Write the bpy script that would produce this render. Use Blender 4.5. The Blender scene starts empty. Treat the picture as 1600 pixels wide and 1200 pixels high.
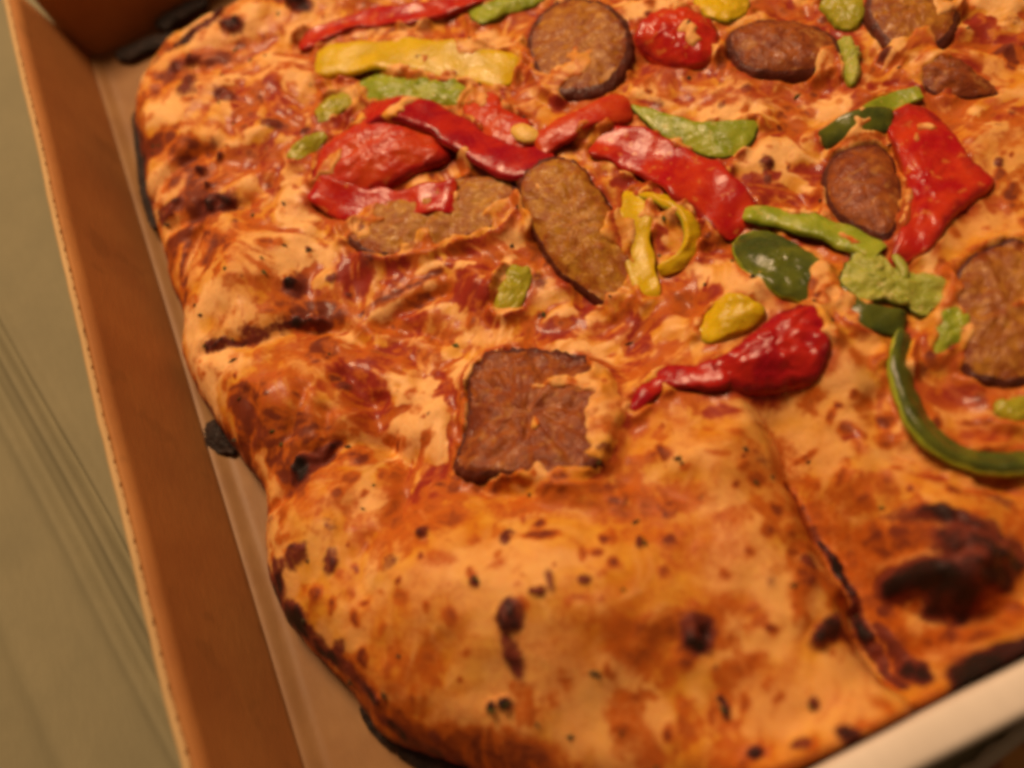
import bpy, bmesh, math, random
import numpy as np
from mathutils import Matrix, Vector, noise as mnoise

# ------------------------------------------------------------------ camera, world, lamps, exposure
scene = bpy.context.scene
col = scene.collection
MM = 0.001                                   # everything below is written in millimetres

FPX = 1350.0                                 # focal length in pixels of the 1600 x 1200 photograph
CAM = np.array([75.074, -288.991, 185.219])
RW = np.array([[0.8835729, -0.4124395, -0.2217940],
               [0.4682936, 0.7781877, 0.4184793],
               [0.0, -0.4736217, 0.8807284]])  # camera <- world
cam_data = bpy.data.cameras.new('camera')
cam_data.sensor_width = 36.0
cam_data.lens = 36.0 * FPX / 1600.0
cam_data.clip_start = 0.005
cam_data.clip_end = 20.0
cam_data.dof.use_dof = True
cam_data.dof.focus_distance = 0.205
cam_data.dof.aperture_fstop = 6.0
cam = bpy.data.objects.new('camera', cam_data)
m4 = Matrix.Identity(4)
for i in range(3):
    for j in range(3):
        m4[i][j] = RW[j, i]
    m4[i][3] = CAM[i] * MM
cam.matrix_world = m4
col.objects.link(cam)
scene.camera = cam

world = bpy.data.worlds.new('World')
scene.world = world
world.use_nodes = True
bg = world.node_tree.nodes['Background']
bg.inputs[0].default_value = (1.0, 0.62, 0.38, 1)
bg.inputs[1].default_value = 0.10

def area_lamp(name, loc, target, size, power, colour):
    d = bpy.data.lights.new(name, 'AREA')
    d.shape = 'DISK'
    d.size = size
    d.energy = power
    d.color = colour
    o = bpy.data.objects.new(name, d)
    o.location = loc
    o.rotation_euler = (Vector(target) - Vector(loc)).to_track_quat('-Z', 'Y').to_euler()
    col.objects.link(o)
    return o
area_lamp('ceiling_lamp', (0.08, 0.40, 0.92), (0.11, -0.16, 0.02), 0.40, 14.4, (1.0, 0.66, 0.40))

scene.view_settings.view_transform = 'Standard'
scene.view_settings.look = 'None'
scene.view_settings.exposure = 0.0
scene.view_settings.gamma = 1.0
scene.view_settings.use_curve_mapping = False
scene.cycles.use_denoising = True
scene.cycles.filter_width = 3.8
scene.cycles.max_bounces = 6

rng = random.Random(7)
nrg = np.random.default_rng(7)

# ------------------------------------------------------------------ projections and helpers
def at(px, py, z):
    """the point at height z (mm) that photograph pixel px, py looks at"""
    r = RW.T @ np.array([px - 800.0, 600.0 - py, -FPX])
    return CAM + r * ((z - CAM[2]) / r[2])

def _hash(ix, iy, seed):
    h = (ix.astype(np.int64) * 374761393 + iy.astype(np.int64) * 668265263 + seed * 982451653) & 0x7fffffff
    h = ((h ^ (h >> 13)) * 1274126177) & 0x7fffffff
    h = h ^ (h >> 16)
    return (h & 0xffffff) / float(0xffffff)

def vnoise(x, y, scale, seed):
    x = x / scale
    y = y / scale
    ix, iy = np.floor(x), np.floor(y)
    fx, fy = x - ix, y - iy
    fx = fx * fx * fx * (fx * (fx * 6 - 15) + 10)
    fy = fy * fy * fy * (fy * (fy * 6 - 15) + 10)
    a, b = _hash(ix, iy, seed), _hash(ix + 1, iy, seed)
    c, d = _hash(ix, iy + 1, seed), _hash(ix + 1, iy + 1, seed)
    return ((a * (1 - fx) + b * fx) * (1 - fy) + (c * (1 - fx) + d * fx) * fy) * 2 - 1

def fbm(x, y, scale, seed, octaves=4, gain=0.5):
    t, amp, tot = 0, 1.0, 0.0
    for k in range(octaves):
        ca, sa = math.cos(0.7 * k + 0.3), math.sin(0.7 * k + 0.3)
        t = t + amp * vnoise(x * ca - y * sa, x * sa + y * ca, scale / 2 ** k, seed + 17 * k)
        tot += amp
        amp *= gain
    return t / tot

def sstep(a, b, x):
    t = np.clip((x - a) / (b - a), 0, 1)
    return t * t * (3 - 2 * t)

def mesh_obj(name, verts, faces, mat, parent=None, attrs=None, smooth=True):
    me = bpy.data.meshes.new(name)
    v = np.asarray(verts, dtype=np.float64) * MM
    me.from_pydata(v.tolist() if len(v) < 60000 else [tuple(p) for p in v], [], faces)
    if attrs:
        for k, a in attrs.items():
            at_ = me.attributes.new(k, 'FLOAT', 'POINT')
            at_.data.foreach_set('value', np.asarray(a, dtype=np.float32))
    me.update()
    if smooth:
        me.polygons.foreach_set('use_smooth', [True] * len(me.polygons))
    o = bpy.data.objects.new(name, me)
    o.data.materials.append(mat)
    col.objects.link(o)
    if parent is not None:
        o.parent = parent
        o.matrix_parent_inverse = Matrix.Translation(parent.location).inverted()
    return o

def empty(name, loc_mm, label, category, group=None):
    o = bpy.data.objects.new(name, None)
    o.empty_display_size = 0.005
    o.location = Vector(loc_mm) * MM
    col.objects.link(o)
    o['label'] = label
    o['category'] = category
    if group:
        o['group'] = group
    return o

# ------------------------------------------------------------------ materials
def new_mat(name):
    m = bpy.data.materials.new(name)
    m.use_nodes = True
    nt = m.node_tree
    return m, nt, nt.nodes['Principled BSDF']

def nd(nt, typ, **kw):
    n = nt.nodes.new(typ)
    for k, v in kw.items():
        setattr(n, k, v)
    return n

def tex_coord(nt):
    return nd(nt, 'ShaderNodeNewGeometry').outputs['Position']

def noise_fac(nt, pos, scale_mm, detail=4, rough=0.55, lo=0.3, hi=0.7, distort=0.0, stretch=None):
    if stretch:
        mp = nd(nt, 'ShaderNodeMapping')
        mp.inputs['Scale'].default_value = stretch
        nt.links.new(pos, mp.inputs['Vector'])
        pos = mp.outputs[0]
    n = nd(nt, 'ShaderNodeTexNoise')
    n.inputs['Scale'].default_value = 1000.0 / scale_mm
    n.inputs['Detail'].default_value = detail
    n.inputs['Roughness'].default_value = rough
    n.inputs['Distortion'].default_value = distort
    nt.links.new(pos, n.inputs['Vector'])
    r = nd(nt, 'ShaderNodeMapRange')
    r.interpolation_type = 'SMOOTHSTEP'
    r.inputs['From Min'].default_value = lo
    r.inputs['From Max'].default_value = hi
    nt.links.new(n.outputs['Fac'], r.inputs['Value'])
    return r.outputs[0]

def attr(nt, name):
    return nd(nt, 'ShaderNodeAttribute', attribute_name=name).outputs['Fac']

def math_n(nt, op, a, b=None, clamp=False):
    n = nd(nt, 'ShaderNodeMath', operation=op, use_clamp=clamp)
    for i, v in enumerate((a, b)):
        if v is None:
            continue
        if isinstance(v, (int, float)):
            n.inputs[i].default_value = v
        else:
            nt.links.new(v, n.inputs[i])
    return n.outputs[0]

def mix(nt, fac, a, b, blend='MIX'):
    n = nd(nt, 'ShaderNodeMix', data_type='RGBA', blend_type=blend)
    for s, v in ((n.inputs[0], fac), (n.inputs[6], a), (n.inputs[7], b)):
        if isinstance(v, (int, float)):
            s.default_value = v
        elif isinstance(v, tuple):
            s.default_value = (*v, 1)
        else:
            nt.links.new(v, s)
    return n.outputs[2]

def bump(nt, bsdf, height, strength, dist_mm):
    b = nd(nt, 'ShaderNodeBump')
    b.inputs['Strength'].default_value = strength
    b.inputs['Distance'].default_value = dist_mm * MM
    nt.links.new(height, b.inputs['Height'])
    nt.links.new(b.outputs[0], bsdf.inputs['Normal'])

def sss(bsdf, w, r, scale_mm):
    bsdf.inputs['Subsurface Weight'].default_value = w
    bsdf.inputs['Subsurface Radius'].default_value = r
    bsdf.inputs['Subsurface Scale'].default_value = scale_mm * MM

def mat_cheese():
    m, nt, b = new_mat('baked_cheese')
    p = tex_coord(nt)
    n1 = noise_fac(nt, p, 9, 5, 0.6, 0.36, 0.66, 0.6)
    n2 = noise_fac(nt, p, 3.2, 4, 0.6, 0.35, 0.7, 0.8)
    n3 = noise_fac(nt, p, 1.1, 3, 0.6, 0.3, 0.7)
    c = mix(nt, n1, (0.70, 0.338, 0.038), (0.61, 0.222, 0.013))
    c = mix(nt, math_n(nt, 'MULTIPLY', n2, 0.30), c, (0.44, 0.12, 0.012))
    pn = nd(nt, 'ShaderNodeMath', operation='MULTIPLY_ADD', use_clamp=True)
    nt.links.new(n3, pn.inputs[0]); pn.inputs[1].default_value = 0.3; pn.inputs[2].default_value = 0.75
    c = mix(nt, math_n(nt, 'MULTIPLY', attr(nt, 'pale'), pn.outputs[0], True), c, (0.86, 0.50, 0.20))
    def layer(c, name, colour, lo, hi, nz):
        a = attr(nt, name)
        s = math_n(nt, 'ADD', a, math_n(nt, 'MULTIPLY', math_n(nt, 'SUBTRACT', nz, 0.5), 0.24))
        s = math_n(nt, 'MULTIPLY', s, math_n(nt, 'MULTIPLY', a, 6.0, True))
        r = nd(nt, 'ShaderNodeMapRange')
        r.interpolation_type = 'SMOOTHSTEP'
        r.inputs['From Min'].default_value = lo
        r.inputs['From Max'].default_value = hi
        nt.links.new(s, r.inputs['Value'])
        return mix(nt, r.outputs[0], c, colour)
    c = layer(c, 'sauce', (0.46, 0.095, 0.016), 0.10, 0.7, n2)
    c = layer(c, 'sauce', (0.28, 0.026, 0.012), 0.5, 1.0, n3)
    c = layer(c, 'brown', (0.49, 0.115, 0.012), 0.02, 0.62, n3)
    c = layer(c, 'brown', (0.17, 0.032, 0.012), 0.45, 0.98, n2)
    c = layer(c, 'char', (0.17, 0.034, 0.020), 0.05, 0.58, n3)
    c = layer(c, 'char', (0.052, 0.016, 0.014), 0.5, 0.95, n2)
    c = layer(c, 'char', (0.022, 0.014, 0.012), 0.9, 1.25, n3)
    nt.links.new(c, b.inputs['Base Color'])
    rr = nd(nt, 'ShaderNodeMapRange')
    rr.inputs['To Min'].default_value = 0.42
    rr.inputs['To Max'].default_value = 0.62
    nt.links.new(n2, rr.inputs['Value'])
    nt.links.new(rr.outputs[0], b.inputs['Roughness'])
    b.inputs['Specular IOR Level'].default_value = 0.13
    nt.links.new(math_n(nt, 'MULTIPLY', attr(nt, 'sauce'), 0.22, True), b.inputs['Coat Weight'])
    b.inputs['Coat Roughness'].default_value = 0.14
    sss(b, 0.3, (1.0, 0.45, 0.18), 1.5)
    h = math_n(nt, 'ADD', n2, math_n(nt, 'MULTIPLY', n3, 0.5))
    bump(nt, b, h, 0.16, 0.6)
    return m

def mat_flesh(name, a, bcol, speck=None, rough=(0.25, 0.45), sub=0.2, scale=7.0, bump_s=0.25, edge=None):
    m, nt, b = new_mat(name)
    p = tex_coord(nt)
    n1 = noise_fac(nt, p, scale, 4, 0.55, 0.32, 0.68, 0.5)
    n2 = noise_fac(nt, p, 1.4, 3, 0.6, 0.3, 0.7)
    c = mix(nt, n1, a, bcol)
    if speck:
        n3 = noise_fac(nt, p, 2.6, 2, 0.5, 0.62, 0.68)
        c = mix(nt, math_n(nt, 'MULTIPLY', n3, 0.75), c, speck)
    if edge:
        er = nd(nt, 'ShaderNodeMapRange')
        er.interpolation_type = 'SMOOTHSTEP'
        er.inputs['From Min'].default_value = 0.8
        er.inputs['From Max'].default_value = 1.08
        nt.links.new(math_n(nt, 'ADD', attr(nt, 'rim'), math_n(nt, 'MULTIPLY', math_n(nt, 'SUBTRACT', n1, 0.5), 0.35)), er.inputs['Value'])
        c = mix(nt, er.outputs[0], c, edge)
    nt.links.new(c, b.inputs['Base Color'])
    rr = nd(nt, 'ShaderNodeMapRange')
    rr.inputs['To Min'].default_value = rough[0]
    rr.inputs['To Max'].default_value = rough[1]
    nt.links.new(n2, rr.inputs['Value'])
    nt.links.new(rr.outputs[0], b.inputs['Roughness'])
    sss(b, sub, (1.0, 0.4, 0.2), 1.5)
    b.inputs['Specular IOR Level'].default_value = 0.26
    bump(nt, b, n2, bump_s, 0.5)
    return m

def mat_sausage(name, a, bcol, dark, fat):
    m, nt, b = new_mat(name)
    p = tex_coord(nt)
    n1 = noise_fac(nt, p, 6.0, 5, 0.65, 0.34, 0.68, 0.8)
    n2 = noise_fac(nt, p, 2.0, 4, 0.65, 0.36, 0.66, 0.6)
    n3 = noise_fac(nt, p, 3.4, 3, 0.6, 0.56, 0.68, 1.0)
    c = mix(nt, n1, a, bcol)
    c = mix(nt, math_n(nt, 'MULTIPLY', n2, 0.6), c, dark)
    c = mix(nt, math_n(nt, 'MULTIPLY', n3, 0.55), c, fat)
    rim = attr(nt, 'rim')
    r = nd(nt, 'ShaderNodeMapRange')
    r.interpolation_type = 'SMOOTHSTEP'
    r.inputs['From Min'].default_value = 0.66
    r.inputs['From Max'].default_value = 1.0
    nt.links.new(math_n(nt, 'ADD', rim, math_n(nt, 'MULTIPLY', math_n(nt, 'SUBTRACT', n1, 0.5), 0.3)), r.inputs['Value'])
    c = mix(nt, math_n(nt, 'MULTIPLY', r.outputs[0], 0.75), c, dark)
    nt.links.new(c, b.inputs['Base Color'])
    rr = nd(nt, 'ShaderNodeMapRange')
    rr.inputs['To Min'].default_value = 0.22
    rr.inputs['To Max'].default_value = 0.45
    nt.links.new(n2, rr.inputs['Value'])
    nt.links.new(rr.outputs[0], b.inputs['Roughness'])
    sss(b, 0.04, (1.0, 0.4, 0.2), 1.0)
    b.inputs['Specular IOR Level'].default_value = 0.2
    bump(nt, b, math_n(nt, 'ADD', n2, n1), 0.25, 0.8)
    return m

def mat_card(name, a, bcol, rough=0.75, fibre=False):
    m, nt, b = new_mat(name)
    p = tex_coord(nt)
    n1 = noise_fac(nt, p, 22, 4, 0.55, 0.3, 0.7)
    n2 = noise_fac(nt, p, 1.2, 3, 0.6, 0.3, 0.7, 0, (1.0, 0.25, 1.0))
    c = mix(nt, n1, a, bcol)
    c = mix(nt, math_n(nt, 'MULTIPLY', n2, 0.22), c, tuple(0.75 * v for v in a))
    if fibre:
        c = mix(nt, math_n(nt, 'MULTIPLY', noise_fac(nt, p, 16, 3, 0.55, 0.60, 0.66), 0.35), c, tuple(0.6 * v for v in a))
    nt.links.new(c, b.inputs['Base Color'])
    b.inputs['Roughness'].default_value = rough
    b.inputs['Specular IOR Level'].default_value = 0.25
    bump(nt, b, n2, 0.12, 0.2)
    return m

M_CHEESE = mat_cheese()
M_KRAFT = mat_card('kraft_cardboard', (0.44, 0.185, 0.050), (0.37, 0.145, 0.040), 0.75, True)
M_WHITE = mat_card('white_cardboard', (0.76, 0.67, 0.56), (0.72, 0.63, 0.52))
M_FLUTE = mat_card('cardboard_flute', (0.60, 0.40, 0.18), (0.54, 0.35, 0.15))
M_LINER = mat_card('liner_paper', (0.29, 0.155, 0.055), (0.22, 0.105, 0.035), 0.5)  # cream paper darkened overall: shade beside the wall is put into its colour
M_TABLE = mat_card('pale_cloth', (0.235, 0.21, 0.118), (0.21, 0.19, 0.108), 0.85)
M_CRUST = mat_flesh('baked_crust', (0.40, 0.19, 0.06), (0.22, 0.07, 0.025), (0.06, 0.02, 0.015), (0.5, 0.8), 0.05)
M_BURNT = mat_flesh('burnt_cheese', (0.012, 0.008, 0.006), (0.028, 0.014, 0.009), None, (0.5, 0.8), 0.0, 3.0, 0.7)
M_RED = mat_flesh('red_pepper_skin', (0.38, 0.006, 0.010), (0.56, 0.045, 0.010), (0.58, 0.15, 0.03), (0.16, 0.3), 0.2, 8.0, 0.1, edge=(0.26, 0.012, 0.010))
M_REDDARK = mat_flesh('dark_red_pepper_skin', (0.30, 0.004, 0.014), (0.48, 0.022, 0.010), None, (0.16, 0.3), 0.2, 8.0, 0.1, edge=(0.20, 0.006, 0.010))
M_REDFLESH = mat_flesh('red_pepper_flesh', (0.55, 0.065, 0.010), (0.46, 0.022, 0.009), None, (0.22, 0.4), 0.25, 8.0, 0.15)
M_GREEN = mat_flesh('green_pepper_flesh', (0.34, 0.38, 0.030), (0.21, 0.27, 0.016), (0.44, 0.40, 0.07), (0.2, 0.4), 0.25, 5.0, 0.2)
M_PALEGREEN = mat_flesh('pale_green_pepper_flesh', (0.42, 0.42, 0.075), (0.30, 0.33, 0.035), (0.50, 0.44, 0.14), (0.25, 0.45), 0.25, 4.0, 0.35)
M_DARKGREEN = mat_flesh('green_pepper_skin', (0.050, 0.070, 0.014), (0.13, 0.15, 0.016), None, (0.14, 0.3), 0.1, 8.0, 0.1)
M_YELLOW = mat_flesh('yellow_pepper_skin', (0.66, 0.44, 0.008), (0.54, 0.36, 0.010), (0.70, 0.44, 0.05), (0.2, 0.4), 0.25, 6.0, 0.18)
M_OLIVE = mat_flesh('yellow_green_pepper', (0.40, 0.34, 0.020), (0.32, 0.30, 0.020), None, (0.2, 0.4), 0.25, 6.0, 0.18)
M_SEED = mat_flesh('pepper_seed', (0.75, 0.48, 0.10), (0.70, 0.42, 0.08), None, (0.3, 0.4), 0.2)
M_SHRED = mat_flesh('cheese_shreds', (0.60, 0.31, 0.080), (0.50, 0.21, 0.045), None, (0.3, 0.5), 0.35, 14.0, 0.3)
M_STREAK = mat_flesh('cheese_streaks', (0.48, 0.22, 0.050), (0.38, 0.14, 0.030), None, (0.3, 0.5), 0.3, 3.0, 0.4)
M_MELT = mat_flesh('melted_cheese', (0.48, 0.24, 0.045), (0.36, 0.14, 0.028), (0.60, 0.36, 0.10), (0.3, 0.5), 0.3, 5.0, 0.5)
M_SAUS = mat_sausage('sausage_meat', (0.46, 0.205, 0.028), (0.30, 0.088, 0.016), (0.19, 0.034, 0.010), (0.58, 0.29, 0.060))
M_SAUSRED = mat_sausage('red_brown_sausage_meat', (0.36, 0.105, 0.020), (0.25, 0.055, 0.016), (0.13, 0.026, 0.012), (0.46, 0.21, 0.05))
M_SAUSOLIVE = mat_sausage('tan_sausage_meat', (0.48, 0.24, 0.028), (0.34, 0.115, 0.014), (0.26, 0.055, 0.010), (0.60, 0.32, 0.06))
M_CASING = mat_flesh('sausage_casing', (0.13, 0.030, 0.016), (0.075, 0.020, 0.014), None, (0.25, 0.5), 0.05, 4.0, 0.4)
M_HERB = mat_flesh('dried_herb', (0.030, 0.030, 0.012), (0.055, 0.035, 0.015), None, (0.6, 0.8), 0.0)
M_HERBGREEN = mat_flesh('green_herb', (0.09, 0.10, 0.02), (0.06, 0.06, 0.015), None, (0.6, 0.8), 0.0)

# ------------------------------------------------------------------ table with pressed folds
def build_table():
    a, b_ = at(0, 515, -3.2), at(215, 900, -3.2)
    d = (b_ - a)[:2]; d /= np.linalg.norm(d)
    nrm = np.array([d[1], -d[0]])
    def fine(lo, hi, f0, f1, coarse, step):
        return np.unique(np.concatenate([np.arange(lo, f0, coarse), np.arange(f0, f1, step), np.arange(f1, hi + 1, coarse)]))
    # a grid that runs along the folds: fine across them
    us = fine(-520, 520, -22, 42, 14, 0.8)
    vs = np.arange(-620, 621, 20.0)
    U, V = np.meshgrid(us, vs)
    X = a[0] + nrm[0] * U + d[0] * V
    Y = a[1] + nrm[1] * U + d[1] * V
    wob = U + fbm(V, V * 0 + 3.0, 60, 5, 2) * 1.2
    Z = np.full_like(U, -3.2)
    def g(c, w): return np.exp(-((wob - c) / w) ** 2)
    sgn = 1.0
    Z = Z + 1.7 * g(-2.6, 1.9) - 2.6 * g(0.0, 0.9) + 2.1 * g(2.6, 1.6) - 1.5 * g(8.5, 1.5) + 1.2 * g(11.2, 2.0) + 1.0 * g(34, 3)
    Z = np.minimum(Z, -0.9)
    # under the box the cloth is pressed flat
    inside = sstep(-6, -14, -X) if False else sstep(-13, -7, X) * sstep(-312, -302, Y) * sstep(12, 4, Y) * sstep(312, 304, X)
    Z = Z * (1 - inside) + (-3.4) * inside
    nv, nu = U.shape
    idx = np.arange(nu * nv).reshape(nv, nu)
    F = np.stack([idx[:-1, :-1], idx[:-1, 1:], idx[1:, 1:], idx[1:, :-1]], -1).reshape(-1, 4)
    o = mesh_obj('table', np.stack([X, Y, Z], -1).reshape(-1, 3), F.tolist(), M_TABLE)
    o['kind'] = 'structure'
    o['label'] = 'pale olive beige table covering with diagonal folds left of the box'
    return o
build_table()

# ------------------------------------------------------------------ pizza box
BOX_X, BOX_Y, BOX_H = 300.0, -291.5, 34.0
box = empty('pizza_box', (150, -146, -3.2), 'open cardboard pizza box, brown inside and white outside, holding the pizza', 'box')

def slab(name, pts_bottom, pts_top, mat, parent):
    v = list(pts_bottom) + list(pts_top)
    n = len(pts_bottom)
    f = [list(range(n))[::-1], list(range(n, 2 * n))] + [[i, (i + 1) % n, n + (i + 1) % n, n + i] for i in range(n)]
    return mesh_obj(name, v, f, mat, parent, smooth=False)

slab('bottom_panel', [(-1, BOX_Y, -3.1), (BOX_X, BOX_Y, -3.1), (BOX_X, 1, -3.1), (-1, 1, -3.1)],
     [(-1, BOX_Y, 0), (BOX_X, BOX_Y, 0), (BOX_X, 1, 0), (-1, 1, 0)], M_KRAFT, box)

def wall_strip(name, base0, base1, out, splay, height, mat, parent, off0, off1, n=60, amp=0.7, seed=3, z0=-3.0):
    """a leaning sheet from base0 to base1; off0 and off1 are the inner and outer distance from the inner face"""
    b0, b1, o_ = np.array(base0, float), np.array(base1, float), np.array(out, float)
    rows = 10
    V, F = [], []
    for face, off in ((0, off0), (1, off1)):
        for i in range(n + 1):
            t = i / n
            bow = amp * (math.sin(t * math.pi) * 1.6 + mnoise.noise(Vector((t * 6, seed, 0))))
            for j in range(rows + 1):
                s = j / rows
                z = z0 + (height - z0) * s + (0.35 * mnoise.noise(Vector((t * 40, seed + 9, 0))) if j == rows else 0)
                q = b0 + (b1 - b0) * t + o_ * (splay * max(0, z) / height + off + bow * math.sin(s * math.pi * 0.6))
                V.append((q[0], q[1], z))
    R = rows + 1
    N = (n + 1) * R
    for i in range(n):
        for j in range(rows):
            a = i * R + j
            F.append([a, a + 1, a + R + 1, a + R])
            F.append([N + a, N + a + R, N + a + R + 1, N + a + 1])
        a = i * R + rows
        F.append([a, N + a, N + a + R, a + R])
        a = i * R
        F.append([a, a + R, N + a + R, N + a])
    for i in (0, n):
        for j in range(rows):
            a = i * R + j
            F.append([a, N + a, N + a + 1, a + 1] if i == 0 else [a, a + 1, N + a + 1, N + a])
    return mesh_obj(name, V, F, mat, parent)

def corrugated_wall(name, base0, base1, out, splay, seed):
    w = wall_strip(name, base0, base1, out, splay, BOX_H, M_KRAFT, box, 0.0, 1.2, seed=seed)
    wall_strip('outer_paper', base0, base1, out, splay, BOX_H, M_FLUTE, w, 1.75, 2.9, seed=seed)
    # the wavy sheet between the two papers, seen from above along the cut edge
    b0, b1, o_ = np.array(base0, float), np.array(base1, float), np.array(out, float)
    L = np.linalg.norm(b1 - b0)
    n = int(L / 0.7)
    V, F = [], []
    for i in range(n + 1):
        t = i / n
        bow = 0.7 * (math.sin(t * math.pi) * 1.6 + mnoise.noise(Vector((t * 6, seed, 0))))
        wv = 1.45 + (0.45 + 0.3 * mnoise.noise(Vector((t * 30, seed, 4)))) * math.sin(t * L / 6.4 * 2 * math.pi + 1.5 * mnoise.noise(Vector((t * 20, seed, 7))))
        for k, z in enumerate((2.0, BOX_H - 12, BOX_H - 0.1)):
            s = (z + 3) / (BOX_H + 3)
            q = b0 + (b1 - b0) * t + o_ * (splay * z / BOX_H + wv + bow * math.sin(s * math.pi * 0.6))
            V.append((q[0], q[1], z))
    for i in range(n):
        for k in range(2):
            a = i * 3 + k
            F.append([a, a + 1, a + 4, a + 3])
    fl = mesh_obj('corrugated_core', V, F, M_FLUTE, w)
    return w
corrugated_wall('side_wall', (0, 0.8, 0), (0, BOX_Y - 5.5, 0), (-1, 0, 0), 5.5, 3)
corrugated_wall('back_wall', (BOX_X, 0, 0), (-3, 0, 0), (0, 1, 0), 4.0, 11)
corrugated_wall('side_wall', (BOX_X, BOX_Y - 5.5, 0), (BOX_X, 0.8, 0), (1, 0, 0), 5.5, 21)

def front_wall():
    # rolled-over double wall: rounded cross-section swept along x
    prof = []
    y0, y1, h = BOX_Y, BOX_Y - 6.4, 35.2
    for y, z in ((y0, 0.2), (y0, 12), (y0 + 0.2, 24), (y0, h - 1.2)):
        prof.append((y, z))
    for k in range(1, 6):
        a = k / 6 * math.pi / 2
        prof.append((y0 - 1.2 * (1 - math.cos(a)), h - 1.2 + 1.2 * math.sin(a)))
    prof += [(y0 - 3.2, h + 0.15), (y0 - 4.4, h)]
    for k in range(1, 6):
        a = k / 6 * math.pi / 2
        prof.append((y1 + 1.6 - 1.6 * math.sin(a), h - 1.6 + 1.6 * math.cos(a)))
    prof += [(y1, h - 4), (y1, 15), (y1, -3.1)]
    n, m = 90, len(prof)
    V, F = [], []
    for i in range(n + 1):
        x = 0.8 + (BOX_X - 1.6) * i / n
        for (y, z) in prof:
            w = mnoise.noise(Vector((x * 0.02, 5, 0))) * 0.9 * max(0, z / h)
            V.append((x, y + w, z + 0.3 * mnoise.noise(Vector((x * 0.05, 9, 0))) * max(0, z / h)))
    for i in range(n):
        for j in range(m - 1):
            a = i * m + j
            F.append([a, a + m, a + m + 1, a + 1])
        F.append([i * m, i * m + m - 1, (i + 1) * m + m - 1, (i + 1) * m])
    F.append(list(range(m))); F.append([n * m + j for j in range(m)][::-1])
    o = mesh_obj('front_wall', V, F, M_WHITE, box)
    o['label'] = 'white folded front edge of the box'
front_wall()

# liner sheet in the box
def liner():
    n = 90
    xs = np.concatenate([np.linspace(-0.4, 9, 16), np.linspace(12, 297, n - 16)])
    ys = np.linspace(BOX_Y + 2.5, -0.6, n)
    X, Y = np.meshgrid(xs, ys)
    Z = 0.75 + 0.45 * fbm(X, Y, 40, 31, 3) + 2.2 * sstep(5.0, -0.4, X) ** 1.6
    idx = np.arange(n * n).reshape(n, n)
    F = np.stack([idx[:-1, :-1], idx[:-1, 1:], idx[1:, 1:], idx[1:, :-1]], -1).reshape(-1, 4)
    top = np.stack([X, Y, Z], -1).reshape(-1, 3)
    bot = top - np.array([0, 0, 0.2])
    Fb = (F[:, ::-1] + n * n)
    o = mesh_obj('liner_sheet', np.concatenate([top, bot]), F.tolist() + Fb.tolist(), M_LINER)
    o['label'] = 'cream paper liner sheet lying on the box floor under the pizza'
    o['category'] = 'paper liner'
liner()

# printed paper beyond the front of the box
def print_mat():
    m, nt, b = new_mat('printed_paper')
    p = tex_coord(nt)
    n1 = noise_fac(nt, p, 8, 3, 0.5, 0.42, 0.56)
    c = mix(nt, n1, (0.52, 0.25, 0.05), (0.26, 0.07, 0.025))
    r = attr(nt, 'rim')
    e = nd(nt, 'ShaderNodeMapRange')
    e.inputs['From Min'].default_value = 0.90
    e.inputs['From Max'].default_value = 0.92
    nt.links.new(r, e.inputs['Value'])
    c = mix(nt, e.outputs[0], c, (0.55, 0.50, 0.38))
    nt.links.new(c, b.inputs['Base Color'])
    b.inputs['Roughness'].default_value = 0.5
    return m
def printed_paper():
    e0, e1 = at(1480, 1215, -2.9), at(1610, 1115, -2.9)
    d = (e1 - e0)[:2]; d /= np.linalg.norm(d)
    nn = np.array([d[1], -d[0]])
    if nn[1] > 0: nn = -nn
    org = e0[:2] - d * 10
    V, R = [], []
    W, Hh, n = 90.0, 60.0, 40
    for i in range(n + 1):
        for j in range(n + 1):
            u, v = i / n, j / n
            wob = 0.8 * mnoise.noise(Vector((u * 30, 0, 4))) + 0.5 * mnoise.noise(Vector((u * 80, 2, 4))) if j == 0 else 0
            q = org + d * (u * W) + nn * (v * Hh - wob)
            ed = min(u * W, (1 - u) * W, v * Hh, (1 - v) * Hh)
            V.append((q[0], q[1], -2.7 + 0.1 * mnoise.noise(Vector((u * 5, v * 5, 1)))))
            R.append(1 - ed / 30.0)
    N = n + 1
    F = [[i * N + j, (i + 1) * N + j, (i + 1) * N + j + 1, i * N + j + 1] for i in range(n) for j in range(n)]
    o = mesh_obj('printed_paper', V, F, print_mat(), attrs={'rim': R})
    md = o.modifiers.new('thickness', 'SOLIDIFY'); md.thickness = 0.0002
    o['label'] = 'orange and brown printed paper with a pale edge, in front of the box'
    o['category'] = 'paper'
printed_paper()

# ------------------------------------------------------------------ the pizza: height field and colour masks
STEP = 0.45
GX = np.arange(-2.0, 296.0, STEP)
GY = np.arange(-294.5, -1.0, STEP)
X, Y = np.meshgrid(GX, GY)                   # rows are y

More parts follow.
